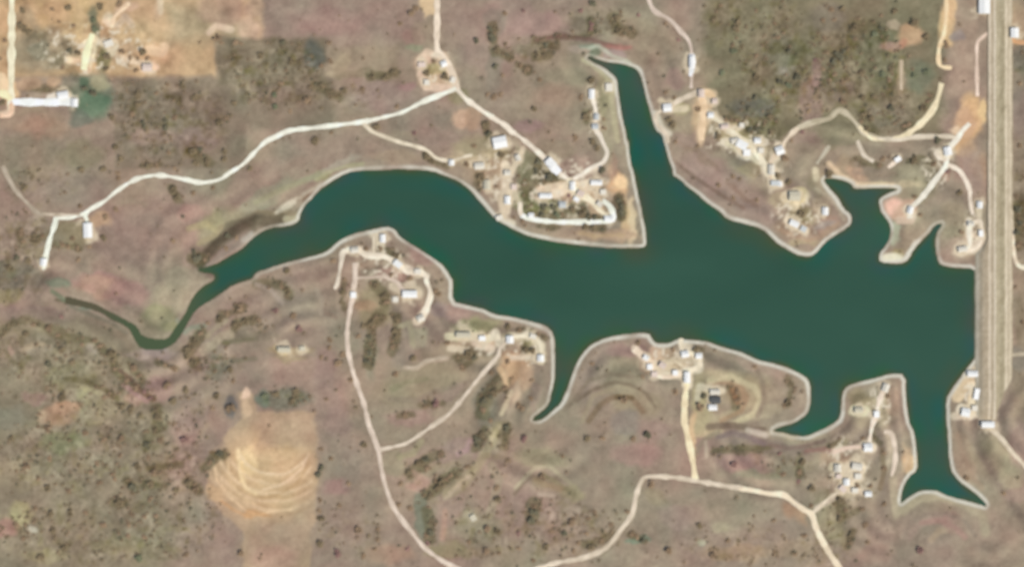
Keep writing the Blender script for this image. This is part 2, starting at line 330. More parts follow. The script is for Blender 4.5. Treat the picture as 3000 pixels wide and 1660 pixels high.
# --- west bank
strk(L(0,1,'1950,1280 2060,1130 2230,960 2420,850 2545,790')+L(1,1,'120,810 250,800'), 30, (106, 94, 76), .9, 12)
strk(L(0,1,'2060,1260 2130,1200 2260,1110 2400,1010'), 12, (152, 138, 122), .85, 6); strk(L(0,1,'1930,1090 1960,1200 1990,1240'), 22, (84, 88, 66), .85, 8); strk(L(0,1,'2180,900 2300,820 2450,800'), 12, (120, 112, 90), .7, 8); strk(L(0,1,'2420,990 2500,930'), 12, (184, 176, 160), .85, 5)
strk(L(1,1,'470,720 500,640 590,520 700,450'), 12, (120, 100, 78), .8, 8); strk(L(1,1,'200,720 300,650 380,610'), 11, (216, 202, 176), .9, 5)
strk(L(1,1,'470,540 600,470 640,430'), 9, (192, 180, 156), .8, 5); strk(L(1,1,'300,790 400,790'), 16, (188, 178, 146), .85, 6)
strk(L(1,1,'200,1150 400,1170 600,1130 760,1040 900,940'), 16, (108, 98, 80), .6, 10)
ell(330, 600, 110, 70, (158, 136, 120), .7); ell(450, 520, 70, 40, (166, 142, 124), .6); ell(480, 540, 30, 20, (178, 144, 128), .7)
ell(400, 610, 30, 60, (150, 133, 116), .5); ell(480, 640, 20, 60, (172, 146, 128), .7); ell(240, 705, 60, 18, (170, 134, 124), .8)
ell(250, 720, 60, 26, (186, 150, 126), .7, 12); ell(222, 728, 16, 10, (200, 160, 140), .7); ell(320, 740, 50, 30, (168, 134, 122), .8)
ell(440, 745, 60, 40, (176, 162, 134), .85); ell(400, 800, 40, 34, (160, 156, 118), .9); ell(425, 820, 24, 14, (152, 150, 102), .7)
ell(470, 700, 50, 30, (172, 160, 134), .7); ell(250, 555, 34, 16, (192, 160, 128), .85); ell(180, 590, 50, 36, (146, 134, 104), .8)
ell(70, 610, 90, 60, (140, 127, 108), .7); ell(40, 700, 90, 30, (130, 120, 102), .6); ell(90, 560, 20, 14, (178, 158, 138), .6)
ell(40, 675, 60, 20, (126, 120, 100), .8); ell(150, 710, 34, 12, (120, 132, 108), .7)
ell(275, 800, 60, 26, (156, 134, 118), .6); ell(90, 790, 120, 22, (158, 136, 122), .7); ell(300, 850, 90, 30, (140, 128, 108), .7)
ell(215, 778, 20, 6, (134, 148, 126), .8); ell(20, 745, 40, 18, (154, 142, 108), .7)
box(-300, 800, 430, 1600, (145, 133, 109), .8, 60); ell(230, 870, 14, 20, (178, 162, 142), .9); ell(28, 880, 6, 16, (180, 154, 132), .9)
ell(100, 880, 40, 14, (164, 148, 126), .7); ell(190, 950, 80, 40, (146, 136, 106), .6); ell(210, 990, 20, 16, (166, 158, 124), .8)
ell(250, 1030, 60, 40, (162, 148, 120), .8); ell(170, 1025, 40, 16, (190, 152, 122), .85); ell(150, 1045, 50, 26, (172, 142, 114), .8)
ell(90, 1000, 34, 16, (164, 136, 120), .8); ell(108, 1050, 12, 20, (198, 172, 144), .7); ell(20, 1050, 50, 30, (150, 142, 122), .6)
ell(160, 1110, 60, 24, (138, 134, 100), .7); ell(40, 1190, 60, 40, (160, 146, 118), .6); ell(55, 1290, 34, 30, (176, 164, 124), .9)
ell(10, 1330, 34, 26, (170, 134, 118), .9); ell(86, 1330, 10, 12, (190, 182, 160), .9); ell(120, 1395, 60, 18, (162, 150, 116), .7)
ell(400, 1385, 60, 26, (136, 130, 102), .5); ell(290, 1370, 80, 16, (146, 134, 104), .7)
ell(420, 915, 70, 30, (166, 144, 126), .7); ell(400, 975, 40, 34, (166, 136, 124), .8); ell(367, 890, 12, 8, (214, 194, 174), .9); ell(400, 885, 40, 10, (164, 146, 138), .9)
ell(380, 890, 60, 12, (170, 148, 134), .6); ell(470, 1070, 34, 50, (170, 138, 124), .8); ell(480, 1030, 50, 60, (164, 146, 128), .6)
ell(340, 1000, 26, 20, (166, 136, 122), .7); ell(300, 920, 34, 24, (146, 134, 108), .7); ell(490, 880, 60, 30, (164, 146, 124), .7)
ell(520, 850, 50, 40, (168, 150, 130), .7); ell(550, 930, 30, 24, (134, 128, 108), .6); ell(575, 895, 34, 14, (176, 152, 132), .8)
ell(650, 850, 70, 60, (160, 142, 122), .6); ell(700, 780, 80, 60, (158, 142, 124), .5); ell(620, 850, 80, 12, (140, 128, 106), .5)
# --- ochre field and its surroundings
ell(730, 880, 55, 12, (172, 152, 118), .8); ell(716, 878, 20, 7, (206, 190, 146), .95); ell(760, 874, 12, 6, (188, 174, 140), .8)
ell(740, 930, 80, 34, (172, 144, 126), .8); ell(820, 920, 30, 50, (164, 136, 124), .6); ell(730, 900, 40, 8, (160, 146, 110), .6)
ell(715, 1000, 70, 26, (128, 122, 104), .85); ell(665, 1000, 20, 26, (116, 126, 108), .8); ell(580, 1020, 16, 26, (114, 108, 104), .85)
ell(820, 1000, 34, 60, (158, 138, 122), .6); ell(600, 960, 50, 30, (160, 140, 122), .6)
poly([(598,985),(640,990),(645,1035),(795,1035),(797,1300),(780,1330),(785,1500),(610,1500),(612,1330),(560,1290),(525,1235),(530,1180),(575,1130),(560,1100),(610,1050),(606,1010)], (186, 160, 130), .95, 6)
ell(690, 1320+60, 80, 60, (180, 154, 128), .9); ell(740, 1350, 60, 40, (178, 158, 132), .5)
ell(670, 1190, 120, 105, (214, 180, 138), .9, soft=.5, warp=.6); ell(625, 1160, 26, 40, (250, 218, 166), .7); ell(612, 1180, 8, 34, (252, 216, 160), .8)
ell(622, 995, 14, 14, (244, 208, 178), .9); ell(622, 1030, 10, 22, (216, 186, 152), .9)
box(650, 1042, 795, 1120, (190, 162, 132), .75, 16)
# contour ploughing of the field
X = UX-690+wx*.35; Y = UY-1105+wy*.35
rr = np.hypot(X/1.12, Y*.98); fm = np.clip((UX-528)/14, 0, 1)*np.clip((790-UX)/12, 0, 1)*np.clip((UY-1120)/40, 0, 1)*np.clip((200-rr)/16, 0, 1)*np.clip((rr-22)/20, 0, 1)
band = np.sin(rr/3.3+1.1*fbm(N[9], GX, GY, 40, 2))*(.55+.45*fbm(N[3], GX, GY, 25, 2))
col += (fm*band)[..., None]*np.array((8, 9, 9))
for rr0, c_, s_ in ((84, (240, 212, 176), .6), (108, (232, 200, 162), .5), (130, (234, 202, 164), .6), (150, (230, 196, 158), .6)):
    mixin((1-np.abs(rr-rr0)/4.5)*fm*2, c_, s_)
strk(L(0,3,'2370,260 2390,500 2450,640')+L(1,3,'0,690'), 8, (250, 220, 172), .8); strk(L(0,3,'2260,300 2290,560 2400,720 2540,790'), 5, (238, 206, 162), .7); strk(L(0,3,'2140,420 2160,560 2280,720 2450,860')+L(1,3,'20,900 150,870 350,850'), 6, (240, 206, 164), .7); strk(L(0,3,'2200,760 2340,860 2500,930'), 6, (208, 160, 112), .6); strk(L(1,3,'540,260 520,420 400,600 250,700 60,740'), 5, (196, 160, 116), .5)
strk(L(1,3,'500,350 460,440 350,540 220,620 80,650'), 6, (240, 208, 172), .7)
strk(L(0,3,'2200,520 2220,620 2330,720 2500,800')+L(1,3,'100,850 330,850'), 5, (232, 200, 160), .6)
ell(545, 1240, 20, 20, (208, 174, 132), .6); ell(648, 1290, 30, 10, (206, 160, 112), .7); ell(550, 1142, 22, 8, (116, 92, 60), .6)
# --- south centre
box(880, 900, 1260, 1120, (163, 147, 123), .6, 30); ell(1060, 960, 120, 40, (160, 147, 118), .7, -15); ell(1030, 1050, 60, 20, (170, 140, 126), .7)
ell(1120, 1000, 60, 20, (166, 140, 126), .5, -30); ell(940, 770, 44, 50, (166, 152, 118), .8); ell(920, 770, 26, 18, (176, 146, 116), .7)
ell(930, 890, 18, 60, (142, 140, 116), .7); ell(1010, 870, 34, 50, (154, 140, 122), .7); ell(1050, 850, 26, 26, (170, 162, 134), .8)
ell(1000, 690, 50, 14, (172, 136, 120), .8); ell(930, 670, 34, 10, (168, 140, 118), .7); ell(970, 640, 20, 20, (170, 152, 124), .7)
ell(1060, 640, 40, 20, (172, 140, 126), .7, 35); ell(1050, 745, 40, 20, (164, 146, 124), .7); ell(1150, 785, 50, 22, (168, 140, 126), .8)
ell(1110, 780, 26, 20, (154, 140, 128), .7); ell(1200, 820, 60, 20, (160, 156, 116), .8); ell(1170, 842, 40, 9, (204, 198, 156), .95)
ell(1190, 862, 60, 20, (182, 160, 130), .8); ell(1220, 868, 30, 14, (214, 182, 150), .8); ell(1150, 890, 80, 24, (164, 150, 122), .6)
ell(1290, 920, 34, 50, (198, 162, 126), .9); ell(1320, 945, 22, 30, (192, 162, 132), .7); ell(1345, 1000, 14, 36, (166, 144, 126), .7)
ell(1300, 985, 12, 30, (206, 182, 152), .8); ell(1225, 1010, 30, 60, (124, 118, 102), .8, 12); ell(1230, 980, 40, 60, (150, 140, 118), .4)
ell(1330, 850, 26, 20, (150, 140, 104), .8); ell(1290, 845, 20, 10, (196, 184, 148), .8); ell(1340, 888, 40, 6, (208, 186, 156), .8)
ell(1140, 1130, 60, 26, (166, 140, 128), .7, -20); ell(1210, 1130, 24, 50, (170, 142, 130), .7); ell(990, 1160, 34, 34, (158, 148, 120), .7)
ell(1050, 1200, 50, 16, (160, 146, 120), .7, -30); ell(1060, 1220, 26, 16, (184, 150, 130), .7); ell(1130, 1270, 34, 50, (172, 142, 128), .6, 25)
strk(L(1,3,'2400,30 2330,200 2220,400 2080,560 1980,660 1900,690'), 26, (172, 156, 124), .85, 10); strk(L(1,3,'2100,520 1920,690'), 9, (200, 178, 150), .8)
strk(L(1,3,'2420,20 2340,160'), 12, (204, 184, 150), .8); ell(1180, 1295, 16, 12, (182, 166, 142), .8)
ell(1060, 1290, 16, 60, (120, 126, 106), .7); ell(1200, 1330, 60, 40, (152, 142, 116), .6); ell(1130, 1385, 60, 20, (150, 142, 104), .6)
box(800, 1050, 960, 1420, (157, 140, 121), .5, 30); ell(850, 1225, 40, 22, (168, 136, 124), .8); ell(880, 1170, 30, 60, (152, 138, 120), .5)
ell(980, 1390, 60, 24, (176, 146, 122), .7); ell(850, 1060, 34, 40, (160, 136, 122), .6); ell(690, 1400, 60, 30, (182, 152, 130), .6)
# --- south east land
box(1400, 900, 1700, 1420, (160, 145, 123), .55, 40); ell(1560, 940, 60, 50, (150, 139, 114), .8); ell(1570, 880, 60, 18, (164, 138, 124), .8)
ell(1490, 940, 30, 70, (156, 138, 122), .6, 20); ell(1600, 1010, 60, 30, (162, 148, 118), .6); ell(1500, 1050, 50, 40, (168, 144, 124), .5)
ell(1570, 1060, 40, 30, (152, 140, 126), .7); ell(1600, 1140, 60, 34, (174, 142, 128), .75); ell(1640, 1080, 40, 30, (166, 142, 128), .6)
ell(1360, 1150, 60, 26, (164, 154, 122), .7); strk(L(2,3,'40,640 120,540 240,430 370,420 490,520 620,620 700,720'), 11, (184, 170, 140), .75)
strk(L(2,3,'270,700 410,710'), 9, (194, 172, 150), .8); ell(1370, 1210, 34, 16, (150, 130, 106), .7); ell(1440, 1240, 30, 20, (168, 154, 120), .7)
strk(L(2,2,'700,1400 800,1150 1000,1080 1100,1050 1260,1080 1330,1200'), 12, (170, 154, 126), .7, 6)
strk(L(2,2,'1800,1380 2050,1380 2250,1300 2400,1180 2430,1080 2380,1000 2200,940 1950,930 1850,960'), 22, (186, 170, 136), .75, 12)
ell(1890, 990, 70, 40, (178, 158, 126), .8); ell(1855, 985, 20, 28, (176, 146, 116), .8); ell(1780, 1080, 40, 20, (204, 182, 144), .8)
ell(1760, 1020, 26, 70, (186, 172, 134), .85); ell(1960, 1000, 40, 60, (160, 143, 122), .6); ell(1900, 1040, 80, 12, (182, 166, 136), .6, -14)
ell(1905, 920, 60, 16, (170, 146, 128), .7, 20); ell(1700, 905, 60, 22, (200, 176, 144), .8); ell(1660, 890, 24, 30, (220, 188, 156), .7, 45)
ell(1820, 870, 40, 10, (168, 140, 124), .6, 15); ell(1630, 920, 20, 14, (150, 122, 98), .6)
ell(1740, 1100, 10, 60, (218, 186, 144), .9); ell(1950, 1130, 140, 22, (142, 126, 112), .75, 8); ell(1860, 1160, 60, 30, (166, 136, 124), .8)
ell(1890, 1125, 60, 8, (118, 108, 78), .8); ell(1990, 1090, 80, 9, (196, 176, 146), .75, 5); ell(1905, 1195, 60, 12, (146, 142, 116), .7)
box(1640, 1230, 2030, 1500, (160, 145, 124), .5, 30); ell(1740, 1340, 60, 60, (160, 138, 122), .5); ell(1810, 1320, 24, 12, (184, 170, 140), .8)
ell(1762, 1363, 12, 12, (188, 182, 156), .8); ell(1850, 1390, 90, 22, (176, 150, 122), .7); ell(1830, 1290, 60, 40, (160, 150, 124), .5)
ell(2000, 1290, 40, 20, (184, 150, 120), .8, 35); ell(1980, 1330, 60, 30, (154, 138, 120), .6); ell(2000, 1380, 60, 26, (164, 142, 118), .7)
ell(1650, 1250, 30, 22, (164, 150, 120), .6); ell(1600, 1355, 30, 9, (122, 140, 116), .8); ell(1700, 1300, 40, 30, (166, 142, 128), .6)
ell(2110, 1200, 90, 90, (176, 160, 134), .7); ell(2100, 1150, 40, 22, (190, 160, 132), .7); ell(2150, 1180, 24, 26, (186, 168, 138), .6)
ell(2090, 1300, 34, 70, (158, 150, 118), .8, -20); ell(2150, 1330, 30, 60, (158, 146, 124), .6); ell(2010, 1170, 50, 30, (164, 148, 124), .5)
ell(2000, 1150, 40, 22, (144, 126, 110), .6); ell(2250, 1150, 24, 100, (182, 164, 140), .7); ell(2290, 1165, 20, 20, (226, 192, 148), .95)
ell(2283, 1150, 14, 30, (196, 160, 126), .6); ell(2195, 1030, 60, 50, (172, 156, 128), .8); ell(2155, 1032, 22, 10, (220, 214, 172), .9)
ell(2160, 1000, 30, 20, (158, 142, 110), .7); ell(2245, 1010, 16, 40, (188, 160, 134), .6)
box(2190, 1290, 2420, 1480, (160, 143, 124), .6, 30); strk(L(3,3,'1240,560 1250,720 1260,900'), 22, (188, 174, 144), .85, 8)
strk(L(3,3,'1340,860 1500,740 1700,720 1950,800 2130,900 2160,1080'), 24, (188, 176, 144), .8, 10)
strk(L(3,3,'1400,1140 1480,1020 1650,920 1850,960 1980,1080'), 14, (172, 150, 132), .7, 8); strk(L(3,3,'1620,1150 1700,1060 1850,1050'), 16, (186, 162, 134), .7, 8)
ell(2400, 1310, 24, 30, (166, 134, 120), .7, -35); ell(2200, 1390, 50, 26, (168, 140, 122), .7)
box(2400, 1090, 2800, 1600, (166, 150, 126), .5, 30); ell(2425, 1150, 26, 70, (182, 156, 130), .7, -15); ell(2500, 1150, 60, 50, (170, 158, 126), .6, 35)
mixin(np.exp(-(dch/5.5)**2), (132, 116, 102), .7); mixin(np.exp(-(crk/3.2)**2), (126, 112, 94), .5)
ell(2570, 1110, 40, 60, (166, 138, 124), .7); ell(2540, 1200, 30, 26, (180, 168, 136), .6); ell(2560, 1240, 40, 20, (166, 140, 124), .6)
# --- east land
box(2380, -60, 2452, 250, (176, 152, 130), .8, 20); ell(2440, 300, 30, 60, (228, 188, 140), .95); ell(2425, 320, 26, 50, (214, 178, 142), .8)
ell(2472, 275, 10, 30, (244, 208, 154), .9); ell(2420, 370, 30, 24, (214, 176, 132), .9); ell(2405, 330, 14, 14, (240, 212, 176), .8)
ell(2465, 420, 26, 40, (190, 160, 130), .7); box(2370, -30, 2400, 110, (234, 196, 148), .85, 8); ell(2372, 60, 14, 50, (240, 204, 152), .7)
ell(2410, 90, 20, 12, (160, 146, 138), .7); box(2240, 350, 2400, 480, (158, 144, 122), .7, 16); ell(2200, 330, 60, 14, (150, 132, 106), .6)
ell(2070, 390, 110, 70, (160, 145, 122), .7); ell(2110, 345, 50, 26, (150, 142, 114), .7); ell(2020, 345, 50, 20, (164, 140, 124), .6)
ell(2060, 460, 30, 30, (168, 154, 124), .7); ell(2120, 425, 26, 30, (176, 156, 126), .8); ell(2300, 440, 60, 30, (150, 140, 114), .7)
ell(2300, 480, 60, 30, (166, 154, 124), .7); ell(2150, 440, 30, 16, (198, 166, 136), .8, 30); ell(2240, 465, 90, 8, (196, 178, 144), .8)
ell(2248, 522, 22, 26, (252, 204, 178), 1, soft=.6, warp=.4); ell(2280, 530, 30, 26, (208, 172, 146), .9); ell(2270, 545, 20, 12, (216, 178, 150), .8)
ell(2300, 590, 30, 60, (172, 154, 128), .8, 20); ell(2252, 590, 8, 30, (190, 196, 164), .8); ell(2262, 640, 16, 14, (184, 168, 124), .9)
ell(2240, 648, 34, 12, (244, 238, 206), 1, soft=.5, warp=.3); ell(2300, 630, 12, 30, (218, 204, 182), .8, 35)
ell(2385, 500, 40, 60, (162, 148, 126), .7); ell(2380, 440, 14, 12, (160, 124, 106), .8); ell(2400, 560, 40, 50, (158, 148, 120), .7)
ell(2410, 630, 34, 30, (178, 156, 134), .8); ell(2440, 620, 20, 34, (196, 172, 142), .8); ell(2420, 636, 18, 12, (230, 210, 180), .85)
ell(2460, 560, 14, 120, (174, 156, 132), .6); ell(2440, 420, 30, 60, (170, 152, 134), .6)
box(2548, 110, 2900, 660, (150, 134, 112), .8, 10); ell(2565, 540, 20, 60, (120, 106, 84), .8); ell(2560, 60, 40, 60, (196, 168, 136), .85)
ell(2570, 150, 30, 40, (132, 126, 108), .7); ell(2565, 280, 30, 60, (156, 136, 124), .6); box(2548, 655, 2900, 1060, (166, 148, 122), .7, 20)
ell(2560, 800, 14, 60, (146, 128, 104), .7); ell(2560, 900, 20, 30, (156, 144, 128), .7)
# --- north-east peninsula
ell(1830, 480, 140, 50, (164, 142, 126), .8, 38); ell(1770, 440, 60, 40, (166, 140, 126), .7, 45); ell(1900, 540, 70, 34, (162, 142, 126), .7, 35)
ell(1740, 300, 60, 44, (174, 156, 128), .6); ell(1705, 275, 26, 16, (180, 170, 128), .85); ell(1765, 290, 26, 60, (206, 174, 138), .85)
ell(1765, 330, 14, 40, (220, 190, 152), .8); ell(1850, 340, 60, 34, (176, 160, 122), .7, 35); ell(1830, 320, 34, 12, (210, 190, 162), .7)
ell(1890, 370, 40, 18, (190, 172, 136), .8, 25); ell(1850, 365, 34, 12, (232, 220, 186), .8, 30); ell(1880, 378, 26, 22, (250, 244, 222), .9, 30, warp=.5)
ell(1925, 400, 34, 40, (182, 164, 132), .7, 35); ell(1890, 430, 40, 16, (172, 156, 122), .6); ell(1730, 350, 40, 20, (168, 144, 128), .6)
ell(1760, 395, 60, 9, (142, 122, 100), .5, 38); ell(1865, 490, 50, 8, (142, 118, 100), .6, 35)
ell(2000, 495, 30, 24, (222, 204, 160), .9); ell(1960, 500, 30, 20, (184, 170, 136), .7); ell(2020, 540, 34, 26, (150, 140, 104), .8)
ell(2070, 520, 24, 40, (168, 150, 124), .7); ell(2000, 575, 50, 26, (172, 148, 122), .8); ell(2085, 570, 26, 26, (180, 150, 128), .8)
ell(2000, 560, 24, 10, (240, 226, 192), .8, 25); ell(2080, 565, 30, 10, (180, 170, 156), .6); ell(2020, 610, 40, 10, (188, 170, 134), .8)
# --- north shore peninsula
ell(1200, 380, 60, 40, (176, 160, 126), .7); ell(1195, 395, 60, 10, (196, 176, 144), .7); ell(1220, 430, 50, 30, (176, 158, 128), .7)
ell(1240, 460, 60, 30, (182, 160, 132), .6, 40); ell(1270, 500, 18, 50, (226, 202, 168), .8); ell(1255, 420, 26, 20, (188, 162, 132), .7)
ell(1260, 385, 30, 20, (178, 158, 124), .7); ell(1300, 400, 12, 50, (186, 166, 140), .7)
poly([(1300,370),(1360,390),(1440,470),(1520,540),(1310,545),(1300,440)], (150, 142, 112), .85, 8)
ell(1345, 425, 30, 40, (124, 120, 92), .7); ell(1350, 505, 60, 26, (126, 128, 92), .8); ell(1460, 530, 60, 14, (134, 128, 104), .6)
ell(1400, 470, 46, 14, (216, 184, 148), .9); ell(1375, 490, 46, 8, (236, 208, 180), .8); ell(1455, 485, 40, 20, (208, 184, 152), .9)
ell(1500, 510, 30, 26, (196, 170, 138), .9, 40); ell(1480, 460, 50, 9, (222, 206, 172), .8); ell(1425, 500, 16, 10, (170, 140, 118), .7)
ell(1555, 465, 22, 34, (222, 182, 138), .9); ell(1562, 458, 18, 18, (250, 214, 166), .95, warp=.4); ell(1545, 415, 14, 40, (178, 150, 126), .8)
ell(1535, 425, 10, 20, (206, 176, 144), .6); ell(1530, 300, 18, 110, (174, 160, 132), .8); ell(1532, 220, 12, 20, (214, 202, 172), .85)
ell(1520, 240, 20, 60, (168, 156, 120), .6); ell(1570, 545, 14, 50, (222, 190, 146), .85); ell(1590, 560, 10, 60, (232, 208, 168), .85)
ell(1545, 590, 60, 16, (192, 166, 136), .8); ell(1440, 590, 120, 14, (180, 158, 132), .7, 3); ell(1400, 565, 60, 8, (186, 162, 130), .6)
ell(1510, 590, 60, 6, (196, 172, 134), .8); ell(1555, 522, 16, 34, (112, 98, 80), .9); ell(1470, 340, 30, 40, (168, 154, 130), .5)

BELTS = [(1,2,'1180,40 1290,180 1250,330 1160,440 1135,600 1120,840',24), (1,2,'1390,370 1400,520 1370,620 1350,700',22), (1,3,'1830,290 1690,360 1620,440 1520,490',22),
 (1,3,'1980,490 1860,570 1790,640 1710,700',24), (1,3,'1700,880 1720,1000 1730,1130',24), (1,2,'2430,1010 2350,1080 2270,1180 2250,1320',30), (1,2,'2500,1000 2470,1090',16),
 (1,3,'2270,90 2220,150 2180,220',26), (1,3,'2490,20 2480,120 2470,230',18), (1,2,'1640,1260 1720,1225 1840,1225',14), (1,2,'1420,1345 1560,1335',12), (1,2,'2000,770 2100,740 2190,760',16),
 (1,2,'2060,870 2130,800',12), (1,2,'870,20 860,200 870,280',10), (0,2,'2010,520 1930,620 1870,720',26), (0,2,'1950,800 1920,840',20), (0,2,'2170,390 2260,320 2420,270',16),
 (0,2,'2320,500 2350,430 2450,405 2545,390',16), (1,2,'0,30 150,20 300,80 330,150',18), (0,2,'600,500 760,590 930,600 1030,690 1120,760 1150,900 1250,1010 1400,1100 1530,1180',16),
 (0,2,'20,520 120,430 330,400 480,480 610,560',18), (0,2,'1300,860 1400,960 1420,1010',14), (0,2,'1560,820 1760,880',12), (0,2,'1570,1260 1560,1380',22), (0,3,'1620,20 1500,100 1450,240',20),
 (2,1,'280,230 300,330 400,380',26), (2,1,'130,450 140,660 240,740 480,760',20), (2,1,'600,690 720,740',20), (2,1,'760,770 870,775',12), (2,1,'260,865 460,868',9), (2,1,'720,860 900,880',11), (2,1,'1060,580 1095,660 1090,770',18),
 (2,0,'780,210 790,330',16), (2,0,'230,400 430,460',18), (2,0,'230,570 370,555',18), (2,0,'60,650 150,680 160,740',14), (2,0,'240,385 520,370 760,365',9), (2,0,'1000,180 1060,300 1180,330',22),
 (2,0,'740,1120 745,1200',18), (2,0,'2080,1195 2240,1200',11), (2,0,'2340,1230 2450,1290',26), (3,0,'930,1110 990,1220 1050,1330',18), (3,0,'840,270 1000,270 1110,350',30), (3,0,'730,520 700,600',28), (3,0,'300,740 200,840 120,800',24),
 (3,0,'1620,930 1560,1080',12), (3,0,'1420,1240 1340,1260',12), (3,0,'150,480 280,550',12), (3,1,'2480,660 2490,1050',26), (3,1,'880,180 970,240 1120,260',16), (3,1,'1400,210 1500,180 1620,240',14),
 (2,2,'1780,670 1900,690',12), (2,2,'60,490 260,530 330,590',9), (2,2,'200,690 100,680',12), (2,3,'220,780 200,940',26), (2,3,'2000,265 2250,270 2460,265',14), (2,3,'1160,1095 1320,1170',14), (2,3,'720,1200 860,1160 980,1100',16),
 (2,2,'2170,1060 2230,1150 2220,1250',18), (3,3,'320,370 310,500',18), (3,3,'600,230 760,190',14), (3,3,'1030,120 1100,190',14), (3,3,'680,750 740,840',22), (3,3,'720,940 900,850',12), (3,3,'830,1080 780,1220',16),
 (3,2,'200,990 230,1060 200,1240',14), (1,0,'2340,260 2360,420',18), (1,0,'2380,510 2520,580',22), (1,0,'1130,770 1380,730',18), (1,0,'600,860 830,970',18), (1,0,'2270,1230 2320,1360',16), (1,1,'1670,150 1770,230 1900,260',11), (1,1,'2220,340 2220,450',18), (1,1,'1240,1080 1400,1150',14),
 (0,1,'560,1040 800,1070',12), (0,1,'190,900 230,1040',16), (0,1,'320,990 430,960',14), (0,1,'1420,260 1590,250',12), (0,1,'1700,480 1780,590',18), (0,1,'1880,110 2080,220',22), (0,1,'1900,1180 2000,1190',26), (0,0,'350,905 590,905',10),
 (0,3,'1260,560 1340,640',18), (0,3,'1130,790 1260,785',14), (0,3,'1440,600 1640,610',16), (0,3,'1860,570 1990,660',20), (0,3,'2030,440 2110,360 2230,295',20), (0,3,'1480,440 1800,400',16), (0,3,'640,1240 700,1180',13)]
belt = np.zeros(GX.shape)
for (c_, r_, p_, w_) in BELTS:
    d = stroke_d(L(c_, r_, p_))/M+fbm(N[8], GX, GY, 7, 2)*7
    belt = np.maximum(belt, np.clip((w_*.6-d)/7+.5, 0, 1))
belt *= (D > 1.5)
mixin(belt, (112, 103, 76), .62)
